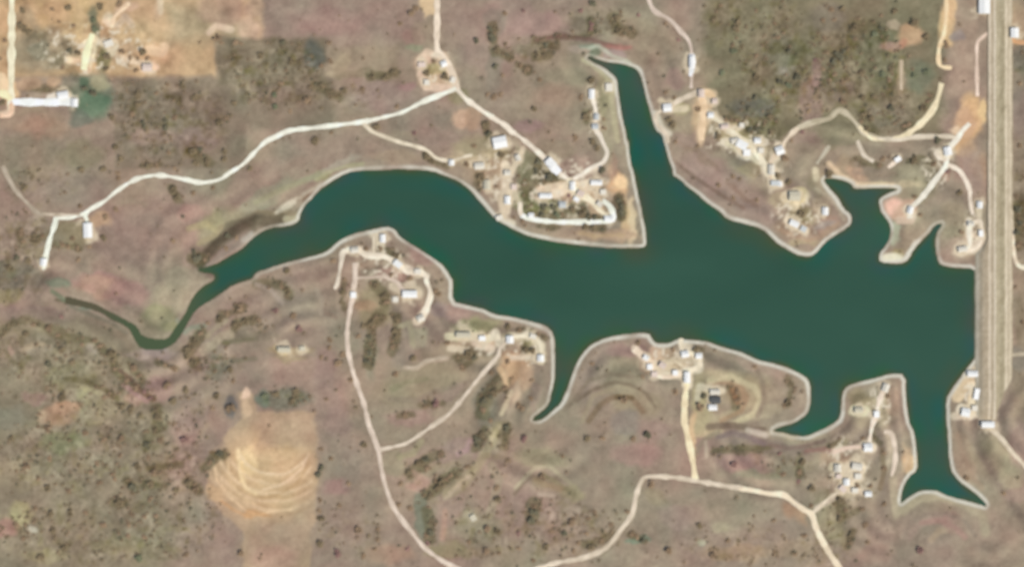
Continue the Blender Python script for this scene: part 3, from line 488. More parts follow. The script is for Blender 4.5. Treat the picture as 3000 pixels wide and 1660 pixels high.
# contour-like banding of the slopes: old water lines and sheep tracks
cb = np.sin(D/3.6+2.6*fbm(N[1], GX, GY, 60, 2))*np.clip(fbm(N[3], GX, GY, 75, 2)*1.6+.55, 0, 1)*np.clip((D-7)/5, 0, 1)*np.clip((90-D)/30, 0, 1)*(.45+.55*np.clip((UY-740)/60, 0, 1))
col += cb[..., None]*np.array((22, 20, 16))
for c_, r_, p_, w_, k_, a_ in [
 (2,2,'640,1200 800,1090 1010,1010 1180,1040 1330,1120 1420,1260',9,(134,118,98),.55), (2,2,'560,1260 760,1000 980,930 1200,960',10,(140,124,104),.5), (2,2,'760,1400 880,1230 1010,1160 1180,1160 1300,1300',13,(146,126,102),.6),
 (2,2,'1040,1160 1190,1165',13,(126,108,84),.7), (2,3,'300,500 400,560 500,620 620,700',12,(150,136,108),.6), (2,3,'20,700 110,600 200,520',9,(138,120,100),.5), (2,3,'230,560 330,600 480,640',16,(160,138,110),.5),
 (2,2,'1900,1060 2100,1010 2260,1060 2330,1160 2280,1300 2080,1390',13,(168,142,114),.6), (2,2,'1960,1000 2180,960 2400,1060 2470,1180 2400,1330 2200,1420',15,(196,180,146),.65), (2,2,'2440,900 2500,1050 2500,1200 2440,1340',13,(150,132,112),.5),
 (2,2,'2190,1080 2240,1210',14,(158,126,98),.6), (2,3,'1950,30 2200,10 2400,60 2500,60',16,(134,116,98),.6), (2,3,'2050,130 2200,90 2350,130 2500,200',14,(140,122,112),.6), (2,3,'2340,60 2520,110',14,(196,180,160),.6), (2,3,'1800,330 1900,160 2050,80',12,(150,136,114),.5),
 (2,3,'1920,180 1935,330',8,(188,170,146),.6), (3,3,'20,210 200,250 400,210 560,170',10,(136,116,102),.55), (3,3,'380,270 560,250 640,280',12,(150,118,104),.5), (3,3,'1350,1100 1420,980 1560,900 1760,890 1950,960 2060,1110',9,(150,134,116),.5),
 (3,3,'1530,980 1700,960 1860,1030 1950,1120',14,(168,138,122),.55), (3,3,'1180,600 1200,760 1230,960 1300,1140',10,(150,134,114),.5), (3,3,'1130,260 1150,480 1110,640',13,(142,124,100),.6), (3,3,'1340,200 1390,340 1330,500',10,(196,172,142),.5),
 (3,3,'1880,120 1950,330 2030,520 2120,640',12,(172,148,124),.5), (0,2,'2060,560 2140,480 2260,400',12,(172,156,130),.6), (0,2,'2010,700 2120,640 2200,560 2300,540',22,(178,160,134),.6),
 (0,2,'2230,620 2400,600 2540,580',11,(140,128,104),.55), (0,2,'2120,760 2300,800 2540,780',12,(138,128,106),.5), (0,2,'700,260 900,340 1100,420 1250,520',10,(132,124,104),.5), (0,2,'780,1050 900,1090 1030,1140',12,(178,164,130),.5),
 (0,2,'230,700 330,640 430,640',14,(178,158,130),.5), (0,2,'60,700 120,800 230,860',9,(134,122,96),.5), (0,2,'660,980 860,1000 1050,1090 1180,1180',12,(130,118,90),.6), (0,2,'1200,900 1300,980 1420,1120 1540,1180',10,(134,108,92),.6),
 (0,2,'1240,1040 1340,1120 1460,1200',12,(168,138,126),.6), (0,2,'1760,400 1840,520 1900,470 2040,450',12,(150,146,124),.6), (1,2,'0,40 150,100 260,230',11,(176,158,140),.55), (1,2,'600,100 660,200 640,330',12,(172,156,134),.5), (1,2,'700,330 800,370',8,(146,124,106),.5),
 (1,2,'1420,470 1530,420 1560,640',13,(174,164,134),.5), (1,2,'1480,870 1600,880 1700,810 1900,775',9,(190,170,146),.7), (1,2,'1360,1080 1500,1010 1700,980',14,(148,138,110),.5), (1,2,'1340,1180 1600,1190 1800,1100 2000,1040',14,(150,134,114),.45),
 (1,2,'2420,880 2470,960 2490,1050',14,(206,178,142),.7), (1,2,'2440,1330 2500,1200 2540,1100',11,(204,186,154),.6), (1,3,'1430,330 1560,290 1640,180',16,(168,156,124),.5), (1,3,'1560,480 1700,560 1620,650 1510,620',16,(184,154,134),.45),
 (1,3,'1880,740 2000,650 2130,520',9,(186,166,140),.7), (1,3,'2130,170 2100,260 2010,300',14,(176,146,138),.5), (1,3,'2340,420 2420,560 2370,700 2330,900',22,(168,154,128),.5), (1,3,'1880,860 1870,1000 1850,1130',14,(184,152,130),.5),
 (2,1,'1640,230 1760,330 1900,430 2100,560 2300,680',9,(142,120,102),.55), (2,1,'1700,230 1850,350 2000,440',9,(176,150,134),.4), (2,0,'1560,1150 1650,1240 1760,1350',8,(150,134,112),.4), (2,0,'240,400 500,360 760,390 900,430 1050,470',9,(140,114,100),.6),
 (2,0,'760,480 860,460 1000,560 1130,600 1260,700',8,(186,186,162),.6), (2,0,'700,600 800,650 930,760 1010,860',10,(190,180,146),.6), (2,0,'880,660 1000,700 1050,780',8,(122,98,80),.7), (2,0,'950,460 1100,490 1180,470',9,(172,132,116),.6),
 (2,0,'1000,820 990,1000 1020,1200 1050,1400',15,(184,170,138),.6), (0,1,'1180,640 1300,600 1450,640',12,(166,150,126),.4), (0,1,'1880,880 2050,830 2150,900',16,(178,164,126),.5), (0,1,'1980,1030 2150,940 2200,860',14,(172,156,124),.6), (1,1,'0,620 200,520 420,430 640,340',14,(160,152,122),.55), (1,1,'600,400 700,330 900,260 1060,240',10,(176,168,134),.6),
 (3,0,'350,1120 560,1090 640,1060',9,(160,142,120),.4), (3,1,'100,880 250,960 400,1000 520,960 700,830',10,(176,150,124),.5), (3,1,'470,480 600,560 700,680 760,790',10,(184,170,144),.5), (3,1,'600,230 720,350 900,440 1250,450',12,(214,190,156),.7), (3,1,'860,320 1050,350 1250,330',14,(160,142,120),.5)]:
    strk(L(c_, r_, p_), w_, np.array(k_)+(np.array(k_)-np.array((160, 143, 121)))*.35, min(a_*1.3, .9), 5)
# bare bright plots among the houses
for c_, r_, p_, w_, k_ in [(2,1,'300,500 450,480 640,470 830,440',26,(226,200,168)), (2,1,'660,520 780,600 880,700',16,(214,188,154)), (2,1,'600,400 700,340 860,270',12,(228,208,180)), (2,1,'280,560 480,530',15,(236,212,184)), (2,1,'20,500 60,620',12,(214,194,162)),
 (2,1,'10,300 60,200 110,90',12,(220,196,164)), (1,1,'2480,260 2500,450 2480,700',24,(226,204,174)), (1,1,'2400,550 2480,700',14,(220,196,164)), (1,1,'2150,240 2300,270',18,(208,190,156)), (1,1,'2380,760 2545,830',14,(222,206,178)),
 (1,0,'1620,610 1700,520 1800,560',15,(226,192,162)), (1,0,'1640,740 1690,860 1850,880 1940,880',18,(224,192,164)), (1,0,'1850,560 1930,700 1990,870',18,(226,200,170)), (2,0,'1480,1000 1600,1090 1720,1080',14,(216,200,164)), (2,0,'1430,1130 1470,1260 1560,1330',13,(226,214,190)),
 (2,0,'1860,920 2000,930 1990,1020 1890,1080 1870,1400',16,(216,182,142)), (2,0,'1930,1120 2000,1170 2080,1200',12,(220,204,174)), (2,0,'2090,1240 2200,1330 2240,1400',18,(218,200,168)), (2,1,'2200,30 2330,60 2450,40',26,(244,234,208)), (2,1,'2300,80 2340,170',18,(244,234,208)), (2,1,'2100,20 2240,60',14,(214,202,166)),
 (2,1,'2400,190 2480,230 2530,330',14,(222,212,178)), (3,1,'100,60 140,130 60,180 20,280',18,(232,214,184)), (3,1,'30,260 40,420 120,440',18,(232,222,194)), (3,1,'170,570 270,540 260,660',24,(226,210,168)), (3,1,'200,800 280,850 370,900',18,(232,216,184)), (3,1,'470,300 480,380',14,(206,194,156)),
 (3,1,'1990,800 2010,1040 1900,1090 2050,1100 2110,980',16,(226,210,182)), (3,1,'2090,640 2100,820 2130,1000',10,(206,190,160)), (3,1,'1690,130 1770,170 1810,60',16,(234,216,190)), (3,1,'1400,680 1420,770',20,(230,206,184)), (3,1,'1300,800 1420,800',16,(208,176,150)),
 (1,2,'1360,60 1500,160 1620,150',18,(214,192,162)), (1,2,'1600,410 1690,300',18,(228,208,178)), (1,2,'1910,560 2140,560 2290,590 2360,560',16,(210,202,162)), (1,2,'2180,620 2340,680',18,(222,196,168)), (1,2,'1930,680 2060,690',13,(196,180,150)), (1,2,'2380,520 2420,640 2540,560',16,(228,214,184)),
 (1,1,'1160,930 1230,960 1240,1060',20,(222,204,174)), (1,1,'900,1100 1040,1090 1160,1150 1270,1150',14,(222,204,178)), (1,1,'1350,1190 1440,1250 1600,1310 1700,1350',12,(226,206,182)), (2,2,'20,560 190,550 290,650 290,800',18,(216,200,168)), (2,2,'0,770 250,770',10,(206,186,158)),
 (2,2,'1220,680 1330,780 1420,900 1560,950 1700,930',18,(224,202,174)), (2,2,'1470,830 1640,790 1800,800',13,(204,184,152)), (2,2,'1690,620 1850,750 1850,880 1720,900',20,(224,208,178)), (2,2,'1740,900 1740,1030',24,(240,222,190)), (2,2,'1870,1060 2080,1100',16,(206,196,166)), (2,2,'1840,1180 1860,1060',12,(190,182,150)),
 (3,2,'1880,1160 1980,1000 2060,1080 2040,1250',26,(240,206,160)), (3,2,'1980,940 2080,920',20,(240,226,196)), (3,2,'2020,1050 2080,1150 2020,1260',20,(240,222,186)), (3,2,'1920,1280 2010,1330',26,(238,224,196)), (3,2,'1850,1350 2100,1330 2200,1400',16,(206,188,160)),
 (3,3,'640,430 720,430 700,520',20,(212,196,160)), (3,3,'800,420 930,440 880,540 780,580 720,650',22,(228,206,172)), (3,3,'820,650 980,690',16,(214,188,160)), (3,3,'960,220 1030,240',22,(240,220,190)), (3,3,'660,270 880,230',12,(214,186,164)), (3,3,'480,830 560,790 640,740',11,(196,178,154)),
 (3,2,'860,1290 960,1300',22,(222,216,174)), (0,0,'870,450 940,400 900,560 870,690',22,(246,222,176)), (0,0,'1030,430 1130,460 1110,530',20,(234,212,176)), (0,0,'1110,180 1130,260',14,(230,208,170)), (0,0,'1280,40 1160,150',11,(222,188,152)), (0,0,'680,600 800,620 880,700',15,(234,192,150)),
 (0,0,'20,780 60,900 100,940',26,(244,208,160)), (0,0,'20,1140 120,1120 110,1030',12,(228,196,164)), (0,0,'1180,260 1250,170 1320,260',16,(204,174,142)), (0,0,'1180,580 1340,620 1480,640',13,(232,200,164)), (0,0,'1470,500 1620,520 1640,470',22,(226,184,142)), (0,0,'2080,330 2150,260 2300,300',14,(212,180,150)), (0,0,'1600,20 1600,130',12,(216,190,154)),
 (0,0,'510,980 640,950 740,1000',20,(240,230,212))]:
    strk(L(c_, r_, p_), w_+3, np.array(k_)*.7+np.array((246, 232, 206))*.3, .9, 5)
# local grain: soil specks, tufts
wood = np.zeros(GX.shape)
def wd(x, y, rx, ry, s=1):
    global wood
    wood = np.maximum(wood, s*np.clip((1-np.hypot((UX+wx-x)/rx, (UY+wy-y)/ry))/.35, 0, 1))
WOODS = [(430,310,165,120,.9),(690,185,155,95,1),(330,250,60,60,.7),(870,245,110,40,.6),(100,470,110,70,.4),(60,620,90,110,.8),(40,720,70,50,.6),
 (130,900,150,80,1),(240,990,190,120,.9),(150,1150,190,120,1),(380,1150,170,150,1),(250,1330,330,110,.95),(490,1290,90,110,.6),(540,900,80,80,.7),
 (500,1030,60,60,.4),(640,820,120,50,.4),(1330,130,90,40,.6),(1500,50,90,50,.7),(1900,60,160,90,.7),(2000,180,190,130,.9),(2160,160,140,120,1),
 (2220,270,120,70,.9),(1900,300,90,60,.7),(2560,150,50,60,.6),(2570,520,40,120,.8),(1220,1330,120,90,.6),(1420,1330,160,90,.8),(1130,1200,140,90,.4),
 (1960,1160,110,40,.5),(1860,1370,190,60,.5),(2060,1380,90,60,.7),(2100,1290,60,100,.7),(1250,1130,60,110,.5),(720,1000,80,30,.7),(30,870,90,60,.8),(1350,510,70,50,.6),(880,1330,100,90,.35),(200,60,200,90,.3)]
for a in WOODS: wd(*a)
g1 = fbm(N[8], GX, GY, 7, 2); g2 = fbm(N[9], GX, GY, 3.4, 2)
g3 = fbm(N[3], GX, GY, 13, 2); g4 = fbm(N[11], GX*.8+GY*.35, GY*1.5-GX*.4, 26, 3); col += (g4*15)[..., None]*np.array((1, .97, .8)); sett = np.zeros(GX.shape)
for x, y, a, b in ((1420,470,140,95),(1260,430,70,90),(1860,345,110,55),(1940,420,50,50),(2010,545,80,65),(970,670,95,60),(1240,868,120,34),(1330,870,40,60),(1690,900,75,42),(1100,170,50,60),(2130,1170,70,95),(2210,1020,40,60),(2440,580,26,70),(1490,280,22,90),(240,125,180,80),(2440,1000,26,70),(2350,420,50,60)):
    sett = np.maximum(sett, np.clip((1-np.hypot((UX+wx-x)/a, (UY+wy-y)/b))/.35, 0, 1))
ll = np.clip((UY-800)/50, 0, 1)*np.clip((460-UX)/50, 0, 1)
amp = (6.5+13*wood*(1-.15*ll)+12*sett); tl = np.clip(1-np.maximum((UX-650)/60, (UY-230)/40), 0, 1)
col += (amp*(g1*1.45+g2*1.15+g3*.75))[..., None]*np.array((1, .96, .84))
col += (tl*g3*22)[..., None]*np.array((1, .85, .7))
col -= (wood*(1-.4*ll)*np.clip(g1-.05, 0, 1)*70)[..., None]*np.array((.9, .84, 1.0))
col += (wood*np.clip(-g1-.15, 0, 1)*70)[..., None]*np.array((1, .95, .85))
col += (fbm(N[1], GX, GY, 24, 2)*4)[..., None]*np.array((1, -.6, -.2))
sp = np.clip((fbm(N[5], GX, GY, 4.2, 2)-.24)/.12, 0, 1)*np.clip(sett*1.3-.2, 0, 1)*(D > 4)
mixin(sp, (236, 222, 196), .75)
# trodden pale yards round every house, with ragged edges
for b in YARDS:
    X, Y = W(U(b[0], b[1], b[2], b[3])); q = (max(b[4], b[5])*.5+22)*.253*M
    ix = slice(np.searchsorted(gx, X-q*2.2), np.searchsorted(gx, X+q*2.2)); iy = slice(np.searchsorted(gy, Y-q*2.2), np.searchsorted(gy, Y+q*2.2))
    mk = np.clip((1.25-np.hypot(GX[ix, iy]-X, GY[ix, iy]-Y)/q+.9*fbm(N[6], GX[ix, iy], GY[ix, iy], 8, 2))/.5, 0, 1)[..., None]*.75
    col[ix, iy] = col[ix, iy]*(1-mk)+np.array((226, 209, 180))*mk
# shore: pale drawdown rim, its width and brightness varying along the bank
rw = 3.9+1.5*fbm(N[10], GX, GY, 30, 2); sb = np.clip(.95+1.0*fbm(N[11], GX, GY, 26, 3), .3, 1)
west = np.clip((UX-560)/200, .1, 1)           # the upper reach has a dull muddy bank
strk(L(0,2,'1000,290 850,250 700,225 560,195'), 7, (100, 90, 68), .8, 4); strk(L(0,2,'640,200 580,150 520,110'), 12, (108, 122, 94), .7, 6)
rim = np.clip((D-.3)/1.0, 0, 1)*np.clip((rw+1.2-D)/1.6, 0, 1)
mixin(rim*sb*west, (222, 216, 198), .97)
mixin(np.clip((D-5)/2, 0, 1)*np.clip((11-D)/6, 0, 1)*west, (172, 158, 132), .2)
mixin(np.clip((.8-np.abs(D+.2))/.8, 0, 1), (96, 88, 66), .75)
mixin((D < 0)*1.0, (70, 76, 56), .9)
COL = alb(np.clip(col, 20, 252))

# ------------------------------------------------------------------ materials
def mat(name, base=(.5, .5, .5), rough=.9, attr=False, nscale=None, namp=.12, spec=.2, bump=0, metal=0, rnd_amp=0):
    m = bpy.data.materials.new(name); m.use_nodes = True; t = m.node_tree; b = t.nodes['Principled BSDF']
    b.inputs['Roughness'].default_value = rough; b.inputs['Specular IOR Level'].default_value = spec; b.inputs['Metallic'].default_value = metal
    if attr:
        s = t.nodes.new('ShaderNodeAttribute'); s.attribute_name = 'cover'; src = s.outputs['Color']
    else:
        s = t.nodes.new('ShaderNodeRGB'); s.outputs[0].default_value = (*base, 1); src = s.outputs[0]
    geo = t.nodes.new('ShaderNodeNewGeometry')
    if rnd_amp:
        oi = t.nodes.new('ShaderNodeObjectInfo'); mr = t.nodes.new('ShaderNodeMapRange')
        mr.inputs['To Min'].default_value = 1-rnd_amp; mr.inputs['To Max'].default_value = 1+rnd_amp
        t.links.new(oi.outputs['Random'], mr.inputs['Value'])
        mx = t.nodes.new('ShaderNodeVectorMath'); mx.operation = 'SCALE'; t.links.new(src, mx.inputs[0]); t.links.new(mr.outputs[0], mx.inputs['Scale']); src = mx.outputs[0]
    if nscale:
        n = t.nodes.new('ShaderNodeTexNoise'); n.inputs['Scale'].default_value = nscale; n.inputs['Detail'].default_value = 4
        t.links.new(geo.outputs['Position'], n.inputs['Vector'])
        mr = t.nodes.new('ShaderNodeMapRange'); mr.inputs['From Min'].default_value = .25; mr.inputs['From Max'].default_value = .75
        mr.inputs['To Min'].default_value = 1-namp; mr.inputs['To Max'].default_value = 1+namp
        t.links.new(n.outputs['Fac'], mr.inputs['Value'])
        mx = t.nodes.new('ShaderNodeVectorMath'); mx.operation = 'SCALE'; t.links.new(src, mx.inputs[0]); t.links.new(mr.outputs[0], mx.inputs['Scale']); src = mx.outputs[0]
        if bump:
            bp = t.nodes.new('ShaderNodeBump'); bp.inputs['Strength'].default_value = bump; bp.inputs['Distance'].default_value = .5
            t.links.new(n.outputs['Fac'], bp.inputs['Height']); t.links.new(bp.outputs[0], b.inputs['Normal'])
    t.links.new(src, b.inputs['Base Color']); return m
MG = mat('ground_cover', attr=True, rough=1, nscale=.35, namp=.10, spec=0, bump=.25)
MW = mat('lake_water', attr=True, rough=.14, spec=.22)
mt = MW.node_tree; bn = mt.nodes.new('ShaderNodeBump'); wn = mt.nodes.new('ShaderNodeTexNoise'); wn.inputs['Scale'].default_value = .8; wn.inputs['Detail'].default_value = 3
gn = mt.nodes.new('ShaderNodeNewGeometry'); mt.links.new(gn.outputs['Position'], wn.inputs['Vector']); mt.links.new(wn.outputs['Fac'], bn.inputs['Height'])
bn.inputs['Strength'].default_value = .12; bn.inputs['Distance'].default_value = .2; mt.links.new(bn.outputs[0], mt.nodes['Principled BSDF'].inputs['Normal'])

def link(name, me, m, parent=None):
    o = bpy.data.objects.new(name, me); C.objects.link(o)
    if m and not me.materials: me.materials.append(m)
    if parent: o.parent = parent
    return o
def grid_mesh(name, X, Y, Z, keep=None, colr=None):
    nx, ny = X.shape; idx = np.arange(nx*ny).reshape(nx, ny)
    q = np.stack([idx[:-1, :-1], idx[1:, :-1], idx[1:, 1:], idx[:-1, 1:]], -1).reshape(-1, 4)
    co = np.stack([X, Y, Z], -1).reshape(-1, 3); cc = None if colr is None else colr.reshape(-1, 3)
    if keep is not None:
        kq = (keep[:-1, :-1] | keep[1:, :-1] | keep[1:, 1:] | keep[:-1, 1:]).reshape(-1); q = q[kq]
        us, inv = np.unique(q.ravel(), return_inverse=True); q = inv.reshape(-1, 4); co = co[us]; cc = None if cc is None else cc[us]
    me = bpy.data.meshes.new(name); me.vertices.add(len(co)); me.vertices.foreach_set('co', co.astype('f').ravel())
    me.loops.add(q.size); me.loops.foreach_set('vertex_index', q.astype('i').ravel())
    me.polygons.add(len(q)); me.polygons.foreach_set('loop_start', np.arange(0, q.size, 4, dtype='i')); me.polygons.foreach_set('loop_total', np.full(len(q), 4, dtype='i'))
    me.polygons.foreach_set('use_smooth', np.ones(len(q), bool))
    me.update(calc_edges=True)
    if cc is not None:
        a = me.color_attributes.new('cover', 'FLOAT_COLOR', 'POINT')
        a.data.foreach_set('color', np.concatenate([cc, np.ones((len(cc), 1))], 1).astype('f').ravel())
    return me
def structure(o): o['kind'] = 'structure'; return o
structure(link('ground', grid_mesh('ground', GX, GY, h, None, COL), MG))

# water: turbid green, browner in the shallows and up the creek
wc = np.zeros(GX.shape+(3,)); wc[:] = (56, 91, 74)
t = np.clip(1+D/6.0, 0, 1)[..., None]; sh = np.clip(.55+.8*fbm(N[4], GX, GY, 22, 2), 0, 1)[..., None]
tint = fbm(N[5], GX, GY, 45, 2)[..., None]*np.clip(1+D/25, 0, 1)[..., None]
wc += tint*np.array((-26, 6, 14))
wc += (fbm(N[9], GX*.5, GY, 70, 3)*6)[..., None]*np.array((.8, 1, .9))
wc += (fbm(N[7], GX, GY, 30, 2)*np.clip(1+D/16, 0, 1))[..., None]*np.array((-8, 7, -14))
wc = wc*(1-t*sh)+np.array((82, 86, 56))*t*sh
up = np.clip((560-UX)/90, 0, 1)[..., None]*np.clip((UY-600)/60, 0, 1)[..., None]; wc = wc*(1-up)+np.array((84, 98, 70))*up
up = np.clip((330-UX)/90, 0, 1)[..., None]; wc = wc*(1-up)+np.array((100, 94, 72))*up
up = (np.clip((860-UX)/140, 0, 1)*np.clip((UX-540)/40, 0, 1)*np.clip(1+D/14, 0, 1))[..., None]; wc = wc*(1-up*.5)+np.array((74, 86, 70))*up*.5
up = (np.clip((240-UY)/60, 0, 1)*np.clip((1570-UX)/40, 0, 1)*(UX > 1450))[..., None]; wc = wc*(1-up*.6)+np.array((100, 92, 76))*up*.6
# thin colour noise of suspended silt
structure(link('lake_water', grid_mesh('lake_water', GX, GY, np.zeros_like(GX), D < 2.2, np.clip(lin(wc)/KR*.92-.002, 0, 1)), MW))

# ------------------------------------------------------------------ roads
def catmull(P, step):
    P = [P[0]]+list(P)+[P[-1]]; out = []
    for i in range(1, len(P)-2):
        p0, p1, p2, p3 = [np.array(q, float) for q in P[i-1:i+3]]
        n = max(2, int(np.hypot(*(p2-p1))/step))
        for k in range(n):
            t = k/n; out.append(.5*((2*p1)+(-p0+p2)*t+(2*p0-5*p1+4*p2-p3)*t*t+(-p0+3*p1-3*p2+p3)*t**3))
    out.append(np.array(P[-2], float)); return out
road_n = 0
def road(P, width, c, name='dirt_road', jitter=.32):
    """width in metres, colour as in the photo"""
    global road_n
    road_n += 1
    width *= 1.08; pts = catmull([W(p) for p in P], 1.6); n = len(pts); off = .14+.012*(road_n % 12)
    co, cc, fa = [], [], []
    base = np.minimum(np.array(c, float)*np.array((1.10, 1.11, 1.13)), 251)
    for i, p in enumerate(pts):
        a = pts[max(i-1, 0)]; b = pts[min(i+1, n-1)]; t = (b-a)/(np.hypot(*(b-a))+1e-9); nrm = np.array((-t[1], t[0]))
        wv = width*(1+jitter*float(fbm(N[2], p[0]*1.0, p[1]+road_n*37., 9, 2))*1.6)
        for s, dz in ((-.5, -.35), (-.42, 0), (-.14, .05), (.14, .05), (.42, 0), (.5, -.35)):
            q = p+nrm*s*wv; co.append((q[0], q[1], Hat(q[0], q[1])+off+dz))
            v = float(N[8](q[0], q[1]+road_n*13., 6.))*18+float(N[9](q[0], q[1], 2.5))*6
            rut = -7 if abs(s) < .1 else 0
            cc.append(alb(np.clip(base+v+rut, 30, 253)))
        if i:
            o = (i-1)*6
            for j in range(5): fa.append((o+j, o+j+1, o+j+7, o+j+6))
    me = bpy.data.meshes.new(name); me.from_pydata(co, [], [f[::-1] for f in fa]); me.update()
    a = me.color_attributes.new('cover', 'FLOAT_COLOR', 'POINT'); a.data.foreach_set('color', np.concatenate([np.array(cc), np.ones((len(cc), 1))], 1).astype('f').ravel())
    return structure(link(name, me, MR))
MR = mat('packed_earth', attr=True, rough=1, nscale=1.2, namp=.07, spec=0, bump=.1)
WH = (240, 226, 204); PA = (222, 205, 180); TN = (205, 184, 158); FT = (186, 168, 144); OR = (250, 224, 182)
road([(1097,-160)]+L(1,0,'1800,0 1800,250 1800,480 1850,550 1930,680 1970,800 2010,890'), 5.6, (218,198,172), 'dirt_road')
road(L(1,0,'1990,880 1850,940 1690,1000 1570,1060 1450,1120 1300,1160 1080,1210 850,1240 600,1270 340,1300 200,1360 100,1410')+L(0,1,'2545,110 2420,240 2280,330 2180,395 2000,425 1850,395 1600,353 1420,372 1300,420 1150,520 1040,610 900,690 840,735 700,765 565,775'), 4.6, (238,222,200))
road(L(0,1,'565,770 545,850 500,980 470,1100 440,1250 425,1270'), 5.2, WH); road(L(0,1,'845,740 870,820 875,960'), 5.0, WH)
road(L(0,1,'420,735 600,745 800,740'), 3.2, FT); road(L(0,1,'30,260 100,400 160,500 250,600 380,730 440,740'), 4.2, (172,156,134), 'track')
road(L(1,0,'2000,890 2080,980 2200,1070 2350,1170 2480,1250 2545,1320')+L(2,1,'10,-75 140,20 260,125 380,240 470,330 570,395'), 4.8, (224,208,184))
road(L(2,1,'560,385 600,470 680,545 780,600 860,690 960,770'), 5.2, (236,214,182)); road(L(2,1,'350,215 470,330'), 8.2, (250,242,224))
road(L(2,1,'90,745 190,785 400,812 700,815 980,800 1000,730 970,660 900,600'), 4.8, (240,226,206)); road(L(2,1,'85,620 80,700 95,750'), 3.6, PA)
road(L(1,0,'1070,1225 1150,1305 1280,1360 1430,1415')+L(1,1,'1570,60 1700,105 1800,185 1950,205 2080,165 2150,150'), 3.9, (212,196,168))
road(L(2,0,'795,900 800,980 830,1100 830,1280 870,1345 905,1425')+L(2,1,'912,50 945,130 900,225 780,280 700,340 600,395'), 4.4, (220,206,184))
road([(1620,-40)]+L(2,0,'1400,95 1560,195 1680,320 1760,420 1785,560 1783,720 1778,880'), 4.4, (200,180,160)); road(L(2,0,'1785,540 1788,650 1775,760'), 6.0, (250,236,220))
road(L(2,0,'1850,920 1700,980 1560,1060 1430,1140 1445,1240 1530,1335 1545,1425'), 4.6, (206,188,162))
road(L(2,0,'1850,920 1960,930 2000,1000'), 5.4, (222,192,152)); road(L(2,0,'1880,930 1900,1100 1880,1290 1880,1400'), 6.5, (220,190,152))
road(L(2,0,'1970,1150 2100,1240 2180,1320 2300,1400')+L(2,1,'2340,30 2440,150 2510,240 2540,340')+L(3,1,'60,330 50,430'), 5.0, (222,208,178))
road(L(3,1,'35,430 20,300 40,190 100,120 150,60')+L(3,0,'170,1400 300,1270 450,1215'), 4.6, (212,192,164)); road(L(3,0,'300,1270 450,1215 600,1180 700,1100 800,1150 890,1250 960,1330 1080,1375'), 5.0, (186,172,144), 'track')
road(L(3,0,'900,1260 980,1340 1080,1380 1290,1375 1450,1285 1560,1185 1640,1080 1685,970 1720,830'), 5.4, (236,210,172))
road(L(3,0,'1080,1380 1290,1385 1500,1362 1800,1358 1850,1385'), 4.2, (206,190,164))
road(L(3,0,'2000,1230 1930,1300 1870,1390')+L(3,1,'1800,80 1775,180 1765,260 1720,320 1650,410 1570,520 1500,600 1410,690 1410,780'), 5.0, (236,218,196))
road(L(3,1,'1780,245 1890,300 1960,400 2000,500 2005,600 2030,740'), 4.4, (222,204,180)); road(L(3,1,'1660,120 1700,180 1770,200'), 3.6, PA)
road(L(3,0,'2075,960 2070,600 2075,440 2120,380 2220,305 2270,300'), 4.0, (216,190,166)); road(L(3,1,'885,10 920,90 960,160 1050,215'), 4.0, (206,190,166), 'track')
road(L(3,1,'1310,180 1250,230 1190,275'), 4.4, (214,194,170), 'track'); road(L(3,1,'2000,790 1995,940 2000,1060 1900,1085'), 4.6, (232,216,192))
road(L(3,1,'2010,830 2110,820 2115,1000 2060,1080 1960,1100'), 4.0, (222,204,178)); road(L(3,1,'480,240 560,130 610,60'), 3.8, (176,164,140), 'track')
road(L(1,1,'980,1100 870,1110 850,1200 830,1310 810,1425')+L(1,2,'780,90'), 4.4, (208,192,168)); road(L(1,1,'860,1110 1000,1085 1100,1145 1280,1160 1420,1245 1500,1310 1620,1310 1700,1360')+L(1,2,'1690,0 1735,130 1705,250 1640,400'), 5.0, (226,210,184))
road(L(1,1,'985,1220 985,1400')+L(1,2,'980,20 965,150 935,300 908,500 915,680 955,870 1010,1050 1075,1230 1120,1425')+L(1,3,'1170,130 1220,270 1240,400 1270,550 1330,740 1400,880 1530,1050 1640,1190 1740,1280 1900,1385 2100,1480'), 4.6, (210,190,168))
road(L(1,1,'990,1370 1150,1365 1280,1360')+L(1,2,'1400,20 1450,90 1530,140'), 4.0, (196,176,154)); road(L(1,1,'1170,930 1170,1090 1160,1140'), 4.0, (206,190,162))
road(L(1,3,'1225,260 1350,230 1500,190 1640,100 1760,15')+L(1,2,'1890,1350 1990,1250 2130,1080 2250,930 2400,760 2425,680 2500,600'), 4.4, (204,186,162))
road(L(1,2,'1500,870 1600,860 1700,800 1900,760'), 3.6, (178,160,136), 'track'); road(L(2,2,'20,560 190,555 280,640 285,790'), 4.2, (216,202,172))
road(L(2,2,'1210,680 1340,790 1400,900 1440,950 1560,960 1700,920'), 5.6, (226,204,176)); road(L(2,2,'1680,560 1690,700 1840,750 1860,850 1760,900 1700,905'), 4.6, (224,208,178))
road(L(2,2,'1700,900 1735,1000 1715,1200 1710,1425')+L(2,3,'1720,20 1770,250 1800,400 1818,560'), 5.8, (232,208,168)); road(L(2,2,'1480,850 1600,800 1700,860'), 3.6, (206,188,156), 'track')
road(L(2,3,'150,1480 400,1388 700,1330 900,1250 1000,1160 1080,1050 1190,900 1230,720 1275,590 1340,525 1600,530 1820,565 2100,612 2400,660 2545,690')+L(3,3,'150,705 260,785 350,850 430,900'), 4.8, (208,190,164))
road(L(2,3,'2250,640 2400,662 2545,692')+L(3,3,'150,705 260,785 350,850 430,900 470,1020 530,1150 610,1290 680,1390 760,1500'), 5.2, (232,208,176))
